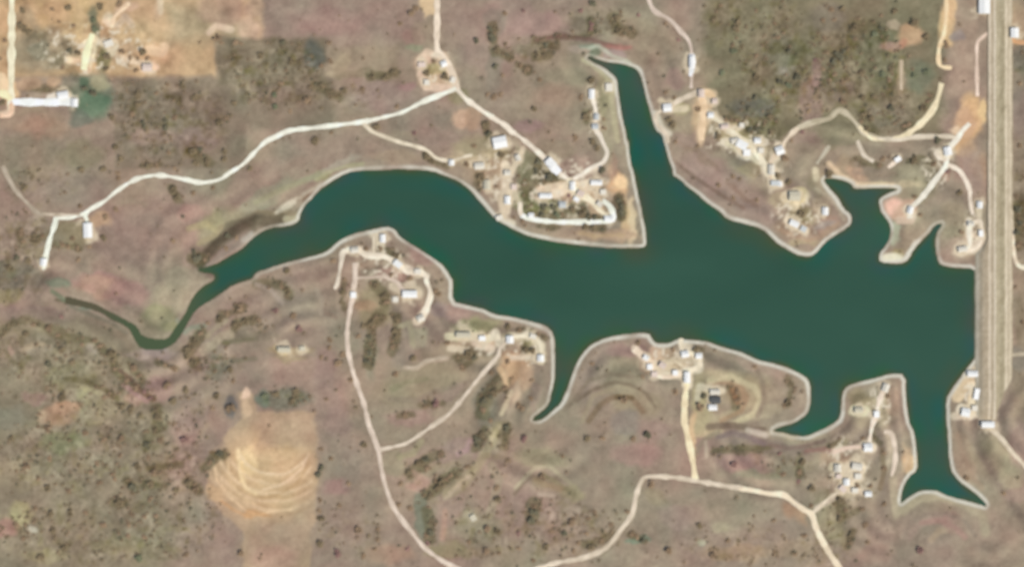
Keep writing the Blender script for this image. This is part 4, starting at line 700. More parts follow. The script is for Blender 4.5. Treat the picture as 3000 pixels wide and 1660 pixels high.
road(L(3,2,'1165,1060 1110,1180 1070,1340 1040,1420')+L(3,3,'1030,30 1010,150 1000,230'), 4.6, (226,206,182)); road(L(3,3,'980,228 820,235 700,262 650,300'), 3.8, (212,186,162))
road(L(3,3,'1150,80 1225,100 1262,250 1258,400 1225,520'), 4.6, (210,190,166)); road(L(3,3,'930,440 870,530 790,590 720,660 600,740 480,850 430,890'), 4.6, (204,186,158))
road(L(3,3,'2180,30 2300,130 2420,280 2545,410 2760,640'), 4.6, (214,196,168)); road(L(3,2,'2420,745 2560,730 2800,725'), 3.8, (186,170,144), 'track')
road(L(3,1,'2415,700 2420,850 2440,1100 2500,1255 2680,1262'), 4.2, (226,206,176)); road(L(3,0,'2390,380 2480,420 2700,432'), 4.2, (206,160,118))
road([(31,-160)]+L(0,0,'125,0 125,300 122,650 120,900 115,1100'), 6.6, (244,216,182)); road(L(0,0,'100,1015 300,1020 500,1020 720,1015'), 7.6, (250,238,216))
road(L(0,0,'10,1150 110,1140 120,1010'), 5.0, (226,190,158)); road(L(0,0,'-100,930 60,940 120,1000'), 8, (244,214,168))
road(L(0,0,'840,700 860,560 900,420 925,340'), 6.0, (246,222,178)); road(L(0,0,'1290,40 1150,170 1120,260'), 4.2, (226,196,160), 'track')
road(L(3,0,'1760,-80 1765,150 1740,350 1695,480 1700,650 1820,680'), 4.2, (232,200,158)); road(L(3,0,'1320,600 1320,900'), 3.4, (186,166,138), 'track')
road(L(2,0,'1260,880 1240,760'), 2.5, FT, 'track') if False else None

# ------------------------------------------------------------------ mesh builder for things
class MB:
    def __init__(s): s.v = []; s.f = []
    def quad(s, *p): n = len(s.v); s.v += [tuple(q) for q in p]; s.f.append(tuple(range(n, n+len(p))))
    def box(s, x0, y0, z0, x1, y1, z1):
        n = len(s.v); s.v += [(x, y, z) for z in (z0, z1) for x, y in ((x0, y0), (x1, y0), (x1, y1), (x0, y1))]
        s.f += [tuple(n+i for i in f) for f in ((3,2,1,0),(4,5,6,7),(0,1,5,4),(1,2,6,5),(2,3,7,6),(3,0,4,7))]
    def tube(s, p, q, r0, r1, k=7):
        p, q = Vector(p), Vector(q); d = (q-p).normalized(); a = d.orthogonal().normalized(); b = d.cross(a); n = len(s.v)
        for c, r in ((p, r0), (q, r1)):
            for i in range(k):
                t = 2*math.pi*i/k; s.v.append(tuple(c+(a*math.cos(t)+b*math.sin(t))*r))
        for i in range(k): j = (i+1) % k; s.f.append((n+i, n+j, n+k+j, n+k+i))
        s.f.append(tuple(n+k+i for i in range(k)))
    def mesh(s, name, m):
        me = bpy.data.meshes.new(name); me.from_pydata(s.v, [], s.f); me.update(); me.materials.append(m); return me
    def build(s, name, m, parent=None): return link(name, s.mesh(name, m), None, parent)
def empty(name, loc, rz=0):
    o = bpy.data.objects.new(name, None); C.objects.link(o); o.location = loc; o.rotation_euler = (0, 0, rz); o.empty_display_size = 2; return o
def tag(o, label, cat, group=None):
    if len(label.split()) > 15: print('LONG', len(label.split()), label)
    o['label'] = label; o['category'] = cat
    if group: o['group'] = group

# ------------------------------------------------------------------ dam
dm = empty('earth_dam', (0, 0, 0)); tag(dm, 'long straight earth dam with pale crest road closing the right end of the lake', 'dam')
def strip(name, prof, m_cols, mtl, step=3.0, noise=4):
    ys = np.arange(DY0, DY1, step); co, cc, fa = [], [], []; n = len(prof)
    for i, y in enumerate(ys):
        tt = np.clip((y-DY0)/(22 if name in ('riprap_face', 'gravel_berm', 'crest_road') else 75), 0, 1)
        for (ux, z), c in zip(prof, m_cols):
            un = 712.5-y/M; nn = min(max((640-un)/40, 0), 1); ux = ux+(2484-ux)*.8*nn if ux < 2484 else ux; x = W((ux, 0))[0]; x = x + .5*float(fbm(N[0], x, y, 12, 2)); co.append((x, y, -1+(z+1)*tt**.7+.06*float(N[2](x, y, 4))))
            v = float(N[8](x*3, y, 9))*noise+float(N[9](x*2, y, 3))*noise; cc.append(alb(np.clip(np.array(c, float)+v, 20, 250)))
        if i:
            for j in range(n-1): o = (i-1)*n; fa.append((o+j, o+j+1, o+n+j+1, o+n+j))
    me = bpy.data.meshes.new(name); me.from_pydata(co, [], fa); me.update()
    a = me.color_attributes.new('cover', 'FLOAT_COLOR', 'POINT'); a.data.foreach_set('color', np.concatenate([np.array(cc), np.ones((len(cc), 1))], 1).astype('f').ravel())
    return link(name, me, mtl, dm)
strip('riprap_face', [(2448,-.8),(2453,.7),(2457,1.5),(2462,2.4),(2468,3.6),(2470,3.9),(2471,2.8)], [(128,120,98),(176,166,144),(202,192,170),(186,172,148),(178,163,138),(196,180,154),(180,160,140)], MG, noise=9)
strip('gravel_berm', [(2469,3.3),(2470,4.0),(2476,4.5),(2484,5.0),(2485,4)], [(192,175,150),(190,173,147),(184,167,141),(192,174,147),(184,164,140)], MG, noise=9)
strip('crest_road', [(2483,4.2),(2484,5.1),(2487,5.2),(2491,5.28),(2496,5.25),(2500,5.15),(2503,5.1),(2504,4)], [(200,180,152),(214,196,168),(228,212,186),(190,172,146),(184,168,142),(226,212,188),(206,190,162),(190,176,148)], MG, noise=8)
strip('grass_slope', [(2502,4.2),(2503,5.0),(2508,4.2),(2514,3.1),(2520,2.3),(2526,1.6),(2527,0)], [(184,169,142),(176,163,135),(186,172,144),(172,160,132),(168,156,128),(178,164,136),(160,148,120)], MG, noise=11)
strip('toe_track', [(2525,.8),(2526,1.7),(2530,1.5),(2535,1.4),(2540,1.2),(2544,1.1),(2549,-.4)], [(182,168,142),(206,192,164),(224,208,180),(192,176,148),(220,204,176),(196,180,152),(160,146,122)], MG, noise=9)

# ------------------------------------------------------------------ buildings
MWALL = [mat('plaster_white', (.62, .59, .53), .85, nscale=2, namp=.08), mat('plaster_tan', (.45, .38, .29), .85, nscale=2, namp=.1), mat('plaster_grey', (.36, .35, .33), .85, nscale=2, namp=.1)]
MROOF = {'w': mat('roof_white', (.80, .78, .72), .5, nscale=.9, namp=.07), 'c': mat('roof_cream', (.68, .62, .50), .6, nscale=.9, namp=.1),
         'y': mat('roof_pale_tan', (.56, .50, .36), .7, nscale=.9, namp=.1), 'k': mat('roof_dark_grey', (.09, .09, .085), .6, nscale=.9, namp=.12),
         'g': mat('roof_grey', (.50, .51, .48), .5, nscale=.9, namp=.1), 'p': mat('roof_pink', (.66, .53, .43), .7, nscale=.9, namp=.1)}
MDOOR = mat('door_brown', (.12, .07, .04), .6); MGLASS = mat('window_glass', (.04, .06, .07), .1, spec=.5); MTRIM = mat('trim_white', (.7, .69, .66), .6); MHAND = mat('handle_metal', (.4, .4, .4), .3, metal=1)
KIND = {'house': 'house', 'shed': 'shed', 'warehouse': 'warehouse', 'barn': 'barn'}
ROOFWORD = {'w': 'white', 'c': 'cream', 'y': 'pale tan', 'k': 'dark grey', 'g': 'grey', 'p': 'pinkish'}
BN = 0
def building(c, r, x, y, wpx, hpx, ang, roof, kind, where):
    global BN
    BN += 1
    u = U(c, r, x, y); X, Y = W(u); k = .253*M; w_, d_ = max(wpx*k*.92, 3.6), max(hpx*k*.92, 3.2)
    rz = R(ang)
    if d_ > w_: w_, d_ = d_, w_; rz += math.pi/2
    z = min(Hat(X+sx*w_/2, Y+sy*d_/2) for sx in (-1, 0, 1) for sy in (-1, 0, 1))
    hw = 2.6 if kind == 'shed' else 3.0 if kind == 'house' else 4.4
    o = empty(kind, (X, Y, z), rz)
    hw += max(Hat(X+sx*w_/2, Y+sy*d_/2) for sx in (-1, 0, 1) for sy in (-1, 0, 1))-z
    tag(o, where, KIND[kind], 'buildings around the lake')
    rm = MROOF[roof]; wm = MWALL[0 if roof in 'wg' else 1 if roof in 'cyp' else 2]
    a, b = w_/2, d_/2; wl = MB(); rf = MB(); ov = .45
    if kind == 'shed':
        rise = .5
        P = [(-a, -b), (a, -b), (a, b), (-a, b)]; top = [hw, hw, hw+rise, hw+rise]
        for i in range(4):
            j = (i+1) % 4; wl.quad((*P[i], -.6), (*P[j], -.6), (*P[j], top[j]), (*P[i], top[i]))
        sl = rise/d_; y0, y1 = -b-ov, b+ov; zz = lambda q: hw+.03+(q+b)*sl
        v = [(-a-ov, y0, zz(y0)), (a+ov, y0, zz(y0)), (a+ov, y1, zz(y1)), (-a-ov, y1, zz(y1))]
        rf.quad(*[(p[0], p[1], p[2]+.12) for p in v]); rf.quad(*v[::-1])
        for i in range(4):
            j = (i+1) % 4; rf.quad(v[i], v[j], (v[j][0], v[j][1], v[j][2]+.12), (v[i][0], v[i][1], v[i][2]+.12))
    else:
        rise = b*(.42 if kind == 'house' else .28)
        for s in (-1, 1):
            q = [(s*a, -b, -.6), (s*a, b, -.6), (s*a, b, hw), (s*a, 0, hw+rise), (s*a, -b, hw)]
            wl.quad(*(q if s > 0 else q[::-1]))
            q = [(-a, s*b, -.6), (a, s*b, -.6), (a, s*b, hw), (-a, s*b, hw)]; wl.quad(*(q[::-1] if s > 0 else q))
        sl = rise/b; ez = hw-ov*sl+.03
        for s in (-1, 1):
            e0, e1, r0, r1 = (-a-ov, s*(b+ov), ez), (a+ov, s*(b+ov), ez), (-a-ov, 0, hw+rise+.03), (a+ov, 0, hw+rise+.03)
            up = lambda p: (p[0], p[1], p[2]+.14)
            q = [up(e0), up(e1), up(r1), up(r0)]; rf.quad(*(q if s < 0 else q[::-1])); q = [e0, e1, r1, r0]; rf.quad(*(q[::-1] if s < 0 else q))
            rf.quad(e0, e1, up(e1), up(e0))
            for g, g2 in ((e0, r0), (e1, r1)): rf.quad(g, g2, up(g2), up(g))
            n = max(2, int(w_/1.2))
            for i in range(n+1):                     # standing seams of the sheeting
                xx = -a-ov+.05+(w_+2*ov-.1)*i/n
                q0 = (xx-.03, s*(b+ov-.02), ez+.15+.02*sl); q1 = (xx-.03, s*.05, hw+rise+.17-.05*sl)
                rf.quad((q0[0], q0[1], q0[2]+.05), (q0[0]+.06, q0[1], q0[2]+.05), (q1[0]+.06, q1[1], q1[2]+.05), (q1[0], q1[1], q1[2]+.05))
        rf.box(-a-ov-.02, -.14, hw+rise+.15, a+ov+.02, .14, hw+rise+.24)
    wl.build('wall', wm, o); ro = rf.build('roof', rm, o)
    if kind == 'house' and BN % 2:
        ch = MB(); ch.box(a*.4, b*.3, hw, a*.4+.7, b*.3+.6, hw+rise+.7); ch.build('chimney', MWALL[2], ro)
    dr = MB(); dw, dh = (1.0, 2.1) if kind != 'warehouse' else (min(3.6, w_*.4), 3.4)
    dr.box(-dw/2+a*.25, -b-.06, 0, dw/2+a*.25, -b+.03, dh); do = dr.build('door', MDOOR if kind != 'warehouse' else MROOF['g'], o)
    hd = MB(); hd.box(a*.25+dw*.32, -b-.14, 1.0, a*.25+dw*.32+.08, -b-.065, 1.2); hd.build('handle', MHAND, do)
    xs = [-a*.62, a*.72] if w_ < 9 else [-a*.75, -a*.3, a*.72]
    for s in (-1, 1):
        for xx in xs:
            if s > 0 and kind == 'shed': continue
            f = MB(); yy = s*b; y0, y1 = (yy-.03, yy+.07) if s > 0 else (yy-.07, yy+.03)
            for q in ((-.6, -.5, .6, -.4), (-.6, .4, .6, .5), (-.6, -.4, -.5, .4), (.5, -.4, .6, .4)): f.box(xx+q[0], y0, 1.5+q[1], xx+q[2], y1, 1.5+q[3])
            fo = f.build('window', MTRIM, o); p = MB(); yp = yy+s*.03; p.box(xx-.5, min(yp, yy), 1.1, xx+.5, max(yp, yy), 1.9); p.build('pane', MGLASS, fo)
    return o
for b in BL: building(*b)

# ------------------------------------------------------------------ trees and shrubs
FOL = {'o': (.25, .19, .11), 'd': (.18, .16, .10), 'g': (.21, .215, .125), 'b': (.31, .215, .13), 'r': (.31, .185, .15)}
CW = {'o': 'olive', 'd': 'dark green', 'g': 'green', 'b': 'brown', 'r': 'reddish brown'}
MF = {k: mat('foliage_'+CW[k].replace(' ', '_'), v, .95, nscale=.9, namp=.3, spec=.05, rnd_amp=.14) for k, v in FOL.items()}
MT = mat('bark', (.10, .075, .05), .95, nscale=4, namp=.2)
def crown_mesh(seed, mtl, nclump=11, leaves=26, flat=.42, z0=.5, ls=.16):
    """unit crown: leaf clumps scattered unevenly through a squashed volume, radius about 1"""
    q = random.Random(seed); mb = MB()
    for c in range(nclump):
        a = q.uniform(0, 6.283); rr = .62*math.sqrt(q.random()); cx, cy = rr*math.cos(a), rr*math.sin(a); cz = z0+flat*(q.uniform(-.25, .85)-rr*.35); cr = q.uniform(.24, .46)
        for _ in range(leaves):
            d = Vector((q.gauss(0, 1), q.gauss(0, 1), q.gauss(0, .8))).normalized()*cr*q.uniform(.55, 1.05)
            p = Vector((cx, cy, cz))+d; n = (d.normalized()*.7+Vector((q.uniform(-.6, .6), q.uniform(-.6, .6), q.uniform(.5, 1.4)))).normalized()
            u = n.orthogonal().normalized(); v = n.cross(u); t = q.uniform(0, 6.283); u, v = u*math.cos(t)+v*math.sin(t), v*math.cos(t)-u*math.sin(t)
            s = ls*q.uniform(.6, 1.3); mb.quad(p-u*s, p-v*s*.7, p+u*s, p+v*s*.7)
    return mb.mesh('crown', mtl)
def trunk_mesh(seed, z0=.5):
    q = random.Random(seed); mb = MB(); mb.tube((0, 0, -.2), (.03, .02, z0*.6), .085, .055)
    for i in range(5):
        a = i*1.26+q.uniform(-.3, .3); mb.tube((.03, .02, z0*q.uniform(.4, .6)), (.5*math.cos(a), .5*math.sin(a), z0+q.uniform(.0, .35)), .042, .012, 5)
    return mb.mesh('trunk', MT)
CROWNS = {k: [crown_mesh(100*i+ord(k), MF[k]) for i in range(5)] for k in FOL}
SHRUBS = {k: [crown_mesh(900+100*i+ord(k), MF[k], 8, 22, .5, .25, .18) for i in range(4)] for k in FOL}
TRUNKS = [trunk_mesh(i) for i in range(5)]
TREES = {
 (0,0): '1005,75,32o 530,100,24b 235,112,28o 690,85,32o 222,268,32o 262,300,30o 300,330,30o 740,262,24b 58,410,26b 1192,236,18b 1545,210,18b 785,535,28o 705,515,28d 1222,516,32b 1425,515,38o 1300,585,26b 1375,590,22b 1470,582,26b 1275,640,20b 2165,388,36b 2345,430,30b 2400,440,22b 2208,432,22b 10,590,24b 38,1022,34o 380,910,24o 440,915,24o 510,912,26o 565,905,22o 1225,958,26d 935,930,34d 1560,930,26b 1380,960,34o 1370,1045,30o 1822,862,32o 1320,1140,30b 1440,1242,34d 1650,1200,30d 1650,1270,32d 1640,1118,26d 1742,1170,32b 2180,1220,34o 2330,1030,28o 2150,1130,24d 1935,965,28o 2020,1240,20o 850,880,32d 960,300,36g 935,205,30g 1070,565,32o 1060,690,28o 1360,700,28b 1200,40,30b 1175,60,22b 2200,975,26d 630,680,28b 600,460,18d 1125,940,24d 1120,1180,30o 2250,1180,26b 2470,1140,22o 1130,820,22d 1240,800,24d 1380,810,24d 870,1045,18d 2310,470,26d 2180,680,18d 2280,570,24d 2500,600,24o',
 (1,0): '1545,140,34b 1585,85,32b 2195,412,32d 2350,385,40d 2335,300,30d 1862,470,24d 2378,660,32d 2450,752,24b 1700,735,30o 1690,670,24o 1880,765,36o 1762,612,24b 355,612,32o 740,612,28b 1150,770,34o 1290,775,32o 1370,725,32o 812,965,26d 660,865,30o 510,1000,36b 250,832,26b 1055,885,24b 1200,1262,36o 1570,1320,26r 1400,1062,26b 2285,1235,34o 2312,1330,32d 272,1385,24o 590,1388,34o 750,1322,22b 2205,1002,22d 2365,965,32b 2300,940,24b 2470,135,24b 190,950,28g 190,1060,28g 2395,520,32o 2500,565,26o 725,430,30b 45,560,30o 270,430,28d 1430,240,26b 340,1105,22b 2430,940,26b 610,910,26o 760,830,26o 950,850,26d 650,660,24b 105,710,24o 30,840,24o 130,1090,22o 60,640,22o 470,870,20o 880,910,28o 760,900,24o 2330,1190,20o 1340,850,0o 1480,960,14d 2460,430,18d',
 (2,0): '692,112,28r 800,40,32d 780,240,28r 785,300,26r 882,230,26o 1040,190,32o 1060,310,32o 1160,322,26o 950,300,18o 270,440,26d 335,455,28d 400,460,24d 255,560,32o 330,555,32o 80,652,26b 145,690,30b 275,795,28b 792,800,36o 830,850,18o 682,968,32b 740,1165,36o 725,1040,26o 870,940,18b 915,1275,28b 910,1185,22b 220,1085,28o 630,1372,32b 790,1402,26o 1680,490,26d 1555,1190,30o 1600,1240,32o 1850,1090,30b 1612,970,22b 1390,930,18b 1520,922,22b 1440,1318,22b 2290,450,18d 2290,562,18d 2200,520,30g 2240,235,30o 2225,290,32o 2000,205,30o 2080,732,30g 2430,775,34o 2480,800,26o 2160,862,24o 2422,560,24b 2520,472,22o 2120,1195,22b 2175,1195,22b 2232,1200,24b 2370,1290,32d 2435,1290,32d 2385,1215,26d 2040,1362,32o 2000,1242,22o 2380,232,26o 1880,230,26o 2420,112,22b 2350,1088,28d 2412,970,28d 2290,922,26d 2070,60,22b 105,115,24r 1260,150,22r 2310,700,24o 2490,1290,26d 1520,240,22b 170,880,18b 1660,400,22r 590,350,0r',
 (3,0): '850,280,38o 800,262,24o 1450,240,42o 1470,280,22o 1560,375,32o 1250,120,30o 1125,290,28d 1060,350,34g 1010,390,26g 820,370,22o 870,470,26o 690,550,36d 650,615,34d 725,590,30d 740,520,28d 860,612,22o 290,770,40d 125,820,34d 205,850,30g 740,820,30b 740,1010,34b 210,510,30d 270,552,26d 160,490,24d 92,380,26b 470,610,26r 1760,430,28b 1768,470,26b 1750,600,26b 1600,950,28b 1580,1010,24b 1540,1080,32o 1350,1255,28b 1395,1240,24b 1470,645,18d 1570,720,34g 1450,750,30g 400,1105,28b 400,1045,22b 20,1170,32o 20,1325,28o 940,970,30o 1050,970,28o 1220,1080,34d 1190,1125,26g 945,1140,28o 1010,1180,28o 980,1280,28o 920,1210,24b 1680,1398,34d 340,1322,22r 230,1400,22b 540,210,26b 650,205,26b 620,100,30b 1120,160,22b 945,240,24d 930,720,30o 985,800,22o 1130,740,34g 1200,800,28b 2500,832,26b 660,740,28b 610,800,22b 960,650,18d 190,10,22o 60,240,24b 180,270,24o 40,920,26b 160,940,24b 730,100,30o 1330,60,0b 380,920,20b 540,690,24b 240,180,20o 1220,690,30o 860,980,24o',
 (0,1): '1160,75,28o 1200,195,32o 1175,250,24o 812,302,32o 1170,330,26b 1180,385,26b 1030,292,30o 1100,322,26o 1490,265,32o 1560,255,30b 1730,500,34o 1760,580,30o 1632,590,26o 1640,440,24o 1830,480,22o 1922,530,24b 2120,475,24b 1155,690,32b 610,712,24d 800,660,26b 215,930,32b 235,1010,26b 370,1005,34o 345,960,28o 430,950,24b 722,980,26b 680,1060,28b 770,1072,28b 625,1045,24b 1030,975,30o 890,1060,22b 170,1170,28d 290,1200,32o 85,1265,28o 780,1190,28b 1570,855,24d 1920,120,34o 1990,95,30d 2060,220,30o 1950,235,30o 2240,120,28o 2230,190,28o 1680,130,24b 250,470,32o 85,205,24o 1740,282,26b 1960,1180,44d 1935,1120,28d 2265,950,30d 2250,1080,26b 2490,280,28o 2530,65,26o 430,1350,22d 1238,520,14d 905,770,15b 1050,765,28b 2330,855,16d 745,380,18b 290,290,22o 910,250,16o 1500,1090,18b 1720,1000,26b 460,810,24o 290,820,18b 60,1110,22d 340,1180,18d 2040,1190,24b 2180,1070,26d 2350,970,24b',
 (1,1): '580,20,32o 1690,168,34o 1745,215,28o 1865,255,26o 2170,62,24b 2165,120,20b 2440,150,32o 2090,240,28b 2040,215,22o 2235,375,36o 2262,340,24o 2220,430,26o 2390,460,22b 1095,1080,28b 1240,1080,26b 1300,1120,24o 1400,1150,28o 1440,1110,22o 1040,1240,20b 770,1200,32b 310,1305,30o 350,1342,22o 1525,1375,28b 1345,1335,26b 1675,1270,20b 120,1360,22o 880,1385,24b 2390,620,20b 420,530,18o 460,1265,18o 1660,40,20o 300,640,0o 1350,1030,20o 370,580,14b 120,790,0b 1590,1420,0b',
 (2,1): '800,20,32o 850,85,30o 895,300,34d 700,70,18b 262,218,30d 245,320,32d 370,370,36d 320,415,30o 265,450,26o 130,450,24o 130,560,24o 140,660,26o 320,665,34d 405,670,32d 440,745,32g 300,740,30d 600,690,30o 690,740,34o 520,770,26d 820,770,32d 755,770,30d 1060,605,30d 1092,665,32d 1085,725,32d 1100,775,26d 820,500,18b 280,860,26o 430,868,26o 725,865,30o 820,878,30o 930,882,18b 30,615,24o 20,770,22b 100,815,26b 1840,65,24b 1622,22,22b 2190,362,26b 2255,390,22b 2430,595,22b 2050,450,26b 2195,575,24b 1635,370,20o 25,85,22b 560,560,24r 610,20,20d 470,620,20o 540,150,14b 230,430,20o 190,560,20g 360,250,0o',
 (3,1): '165,180,34b 90,360,28o 200,420,32o 220,20,22b 600,345,40o 1680,18,38d 950,235,22b 1135,195,30b 1105,255,28b 1195,185,14b 1450,565,26b 1790,310,26r 1440,215,30o 1620,185,26o 1640,240,26b 1490,240,26o 1900,525,30o 2085,525,26o 1920,915,30b 2045,895,22b 2045,985,18b 1510,745,26b 1720,465,14b 1280,350,18b 2060,785,26o 335,735,32o 410,805,22o 280,740,26o 190,890,22b 2480,690,36d 2505,825,28d 2470,915,32d 2490,1040,32b 2500,1175,18o 480,630,20b 1570,630,20b 1320,90,18o 1860,830,20b 1860,960,18b 2500,60,26b 1010,120,0b',
 (0,2): '490,835,34d 615,690,28o 615,372,26r 335,440,26b 262,530,28o 490,480,34b 580,545,24b 1110,725,40o 1130,800,28o 1145,880,24b 945,600,28b 990,655,28b 1330,872,34b 1390,945,28b 1730,878,36b 1640,840,24b 1665,1042,38b 1732,1195,38o 1852,1090,32o 620,1165,40o 1210,1250,32o 1580,1360,40o 1560,1290,28o 2160,1150,30o 2115,1265,26b 2320,1000,26b 1495,1165,30r 1440,1115,26r 2185,392,34o 2255,330,28b 2390,275,34b 1995,530,32b 1945,610,36o 1880,695,36o 1930,815,32o 1985,780,22b 2350,440,32o 2440,412,32o 2520,400,28o 2340,490,26o 2215,850,24d 2290,890,28o 2145,900,24o 1090,1135,30b 720,815,30o 655,970,22b 165,930,20b 110,1110,26o 240,1200,22b 1030,930,26o 1262,995,26b 1310,1285,30o 1350,1070,32b 55,505,28o 85,455,26o 120,575,26o 2300,1270,44b 2070,425,24b 680,210,20d 870,400,0b 1150,1050,22b 850,1000,26o 900,1030,22o 460,740,24o 700,730,22o 820,640,24b 40,700,20b 590,870,22d 550,930,20d 890,1260,20b 400,1330,26b 1860,760,28o 1910,660,24o 2120,840,20b 1040,1160,24b 1230,930,22b 210,620,16o 90,840,20o',
 (1,2): '310,110,36o 255,70,24b 190,300,30r 370,355,32b 430,485,34r 830,470,26o 1015,560,28b 980,535,20o 1155,425,32o 1070,450,28o 1130,565,28d 1140,630,26d 1130,725,30d 1110,805,34d 1095,680,24g 1190,55,30o 1130,100,18o 1022,60,22o 1285,160,30o 1300,220,30b 1385,505,32o 1405,560,28o 1360,665,28b 1390,400,30o 1350,605,24b 860,120,28o 870,230,24o 862,740,32b 815,825,34b 730,590,28b 730,670,26b 650,762,26b 940,990,26b 1560,772,30o 1385,935,32b 1790,1220,36r 1680,1255,28b 1480,1335,32b 1545,1345,22b 1325,1345,22b 2050,870,32b 2110,735,34o 2170,765,32d 2010,770,24o 2060,765,22o 1900,625,30b 2340,920,26b 2500,805,28b 2475,1065,30b 2490,1110,22o 2370,1100,30o 2260,1195,34d 2330,1160,30d 2255,1285,30b 1970,1352,22b 1785,110,30b 1780,215,24o 1820,140,26b 2500,460,30o 2160,510,26o 2300,525,24o 190,1050,26o 200,1130,34o 400,1110,36o 85,1150,32g 370,1200,28o 470,1160,26o 720,1005,22b 20,400,26b 35,520,26o 745,350,18b 2150,985,18o 2080,1020,18b 850,180,22o 1240,300,20b 2330,1390,24b 560,1240,18b 700,1180,24b 1180,660,0d',
 (2,2): '70,500,26b 255,535,24b 300,575,20b 200,700,30o 140,690,28o 200,992,26b 85,1265,38b 60,1225,24b 1825,685,30o 1885,685,26o 1600,692,26b 1300,960,24b 1370,1005,20b 1620,1105,30b 1865,1258,36b 1905,1150,28d 1890,1110,22d 1250,620,28b 2240,1110,30b 2235,1190,26b 1110,1190,34b 240,1355,28o 2410,860,24b 835,720,26o 790,830,26b 895,855,20b 190,1175,26b 330,830,22b 680,970,22r 1930,1210,20d 120,560,16o 700,890,20b 1250,950,20b',
 (3,2): '210,1010,26o 200,1220,32o 155,1240,24b 1150,1275,28o 1100,1220,20b 2500,935,22b 2530,300,22b 1190,1150,24b 1000,1130,20o 930,1170,16o 2530,420,24b 2480,560,16o 60,1040,14b 1330,1060,0o',
 (0,3): '490,50,34b 640,50,28o 120,142,30o 850,90,32b 920,240,24d 1215,140,34b 1460,205,34d 1600,160,32b 1550,70,32o 1620,35,28o 1840,150,38r 1840,10,22b 1370,422,32o 1330,630,40d 1285,580,26o 1200,785,42o 1245,725,24o 2190,295,38d 2255,290,22r 2085,390,30b 1890,330,28b 1480,340,28b 908,475,26b 1145,545,28b 1120,500,24b 1000,580,30b 1535,485,34b 1600,485,24b 1500,600,34o 1755,655,30o 1950,650,34b 1945,600,24b 1880,575,30o 1800,490,18b 480,635,32o 500,340,30b 275,425,34b 110,462,22o 690,670,26b 540,1060,32o 645,1240,30o 680,1190,22b 510,890,34o 710,885,32o 860,880,28b 1030,1000,32b 1285,1000,28b 1280,1110,26b 1352,825,18b 1500,740,30b 2400,1282,34b 1380,1330,36g 1690,1312,24o 1440,1120,30b 860,1055,22o 410,1320,34o 90,1300,26o 1310,890,24b 740,1000,28o 840,1230,26o 1820,950,22b 1200,310,26b 1440,920,26b 1555,912,26b 1040,152,30b 90,350,24o 175,1005,28b 240,1135,26b 360,835,24b 1680,862,26o 1860,1290,28b 700,1320,26o 1480,420,22b 1640,620,26o 1730,560,24o 390,540,24b 640,520,22b 770,560,22b 590,720,20b 1350,230,20d 1700,430,24b 300,140,24o 970,390,28b 870,340,20b 1570,1220,20b 2250,1170,22b 60,60,20o 180,240,18o 1450,1040,18b 950,820,18o',
 (1,3): '655,440,36d 620,505,32d 745,342,24b 650,250,24b 820,170,22b 820,110,20b 1080,212,30o 940,235,28o 1525,480,30o 1620,390,36o 1690,350,32d 1700,440,30b 1835,305,32b 1860,280,24d 1440,590,26b 1460,702,22b 1415,800,26b 1530,835,28b 1850,590,36o 1800,640,34o 1740,700,30o 1930,520,30b 1890,550,24b 1710,910,26d 1712,980,22d 1740,1080,36d 1690,1105,28b 1710,1175,26r 2195,150,36d 2245,110,30o 2200,215,30d 2480,160,26d 2490,40,34d 2475,230,24d 2505,360,30b 2390,635,30b 2400,740,34o 2465,730,26o 2100,425,30b 830,808,24b 640,760,26b 630,860,26b 655,940,30o 670,1005,26o 760,1035,28o 1020,1050,34b 1215,1040,26b 1210,1145,24b 635,1190,34o 812,1280,40r 1070,1312,30b 1180,1240,28b 1510,1230,28r 1620,1265,18b 2300,1040,34b 2400,1065,34o 2115,1170,26b 2290,1255,34b 2010,1245,28o 2000,1315,28o 2360,450,22b 880,400,18b 1160,320,18b 920,590,24b 1920,30,18b 1410,720,16b 2050,750,22r 1850,210,20r 960,640,16b 2180,1090,20b 2410,1280,24b',
 (2,3): '1345,110,36d 1350,165,24d 1420,100,20b 1572,110,28d 1200,150,28b 900,140,32b 750,150,30o 235,80,26o 120,150,34r 300,525,36b 360,530,20b 220,870,40d 190,950,36d 280,850,24b 225,815,26b 455,880,22b 755,935,28b 590,975,34b 515,1085,34d 740,1085,26b 985,1000,24b 1142,870,28b 1380,600,34b 1190,1095,28b 1295,1160,30d 1240,1125,26b 780,1225,34o 610,1260,28b 340,1220,30o 65,1090,30r 65,1232,26b 1050,1200,24o 2205,400,34r 1860,1010,30o 1915,1010,24o 1550,1255,36b 1990,1300,34b 2140,1160,26b 2245,1200,26o 1440,1320,26o 210,1352,28b 890,1155,28b 960,1110,22b 660,1180,26b 1195,490,24o 1190,600,22o 2100,265,24o 2200,270,26o 2300,270,26d 2400,265,26d 2450,250,22d 500,320,24b 1080,940,16b 2230,1140,18b 2500,1120,22b 1950,490,14b 440,740,16b 820,870,24b 850,1000,0b 640,1040,20b 480,1150,22o',
 (3,3): '1055,130,26o 1085,180,26o 940,142,24b 740,190,28o 630,222,26o 340,380,32o 310,480,28b 150,500,26b 435,640,32o 430,700,0b 425,810,24b 700,540,22o 630,580,14o 990,470,26o 880,610,28b 1010,620,26b 1150,290,26b 1150,440,30b 1150,800,26b 720,755,34o 765,850,26b 930,845,30b 710,940,32o 960,1000,28b 820,1100,30o 775,1210,28o 985,1175,24b 1500,1250,36r 350,1110,32b 1970,540,28b 2340,690,28b 50,960,24b 160,970,18b 260,1290,28b 1070,690,22b 390,1150,26o 60,1260,24b 230,360,22o 300,580,24r 110,290,26r 420,230,22r 690,1340,0b 530,1320,18b 600,120,12b 40,400,24o 860,450,12b 2490,1070,20b 790,1160,24o 1080,1130,18b 60,1380,18b',
}
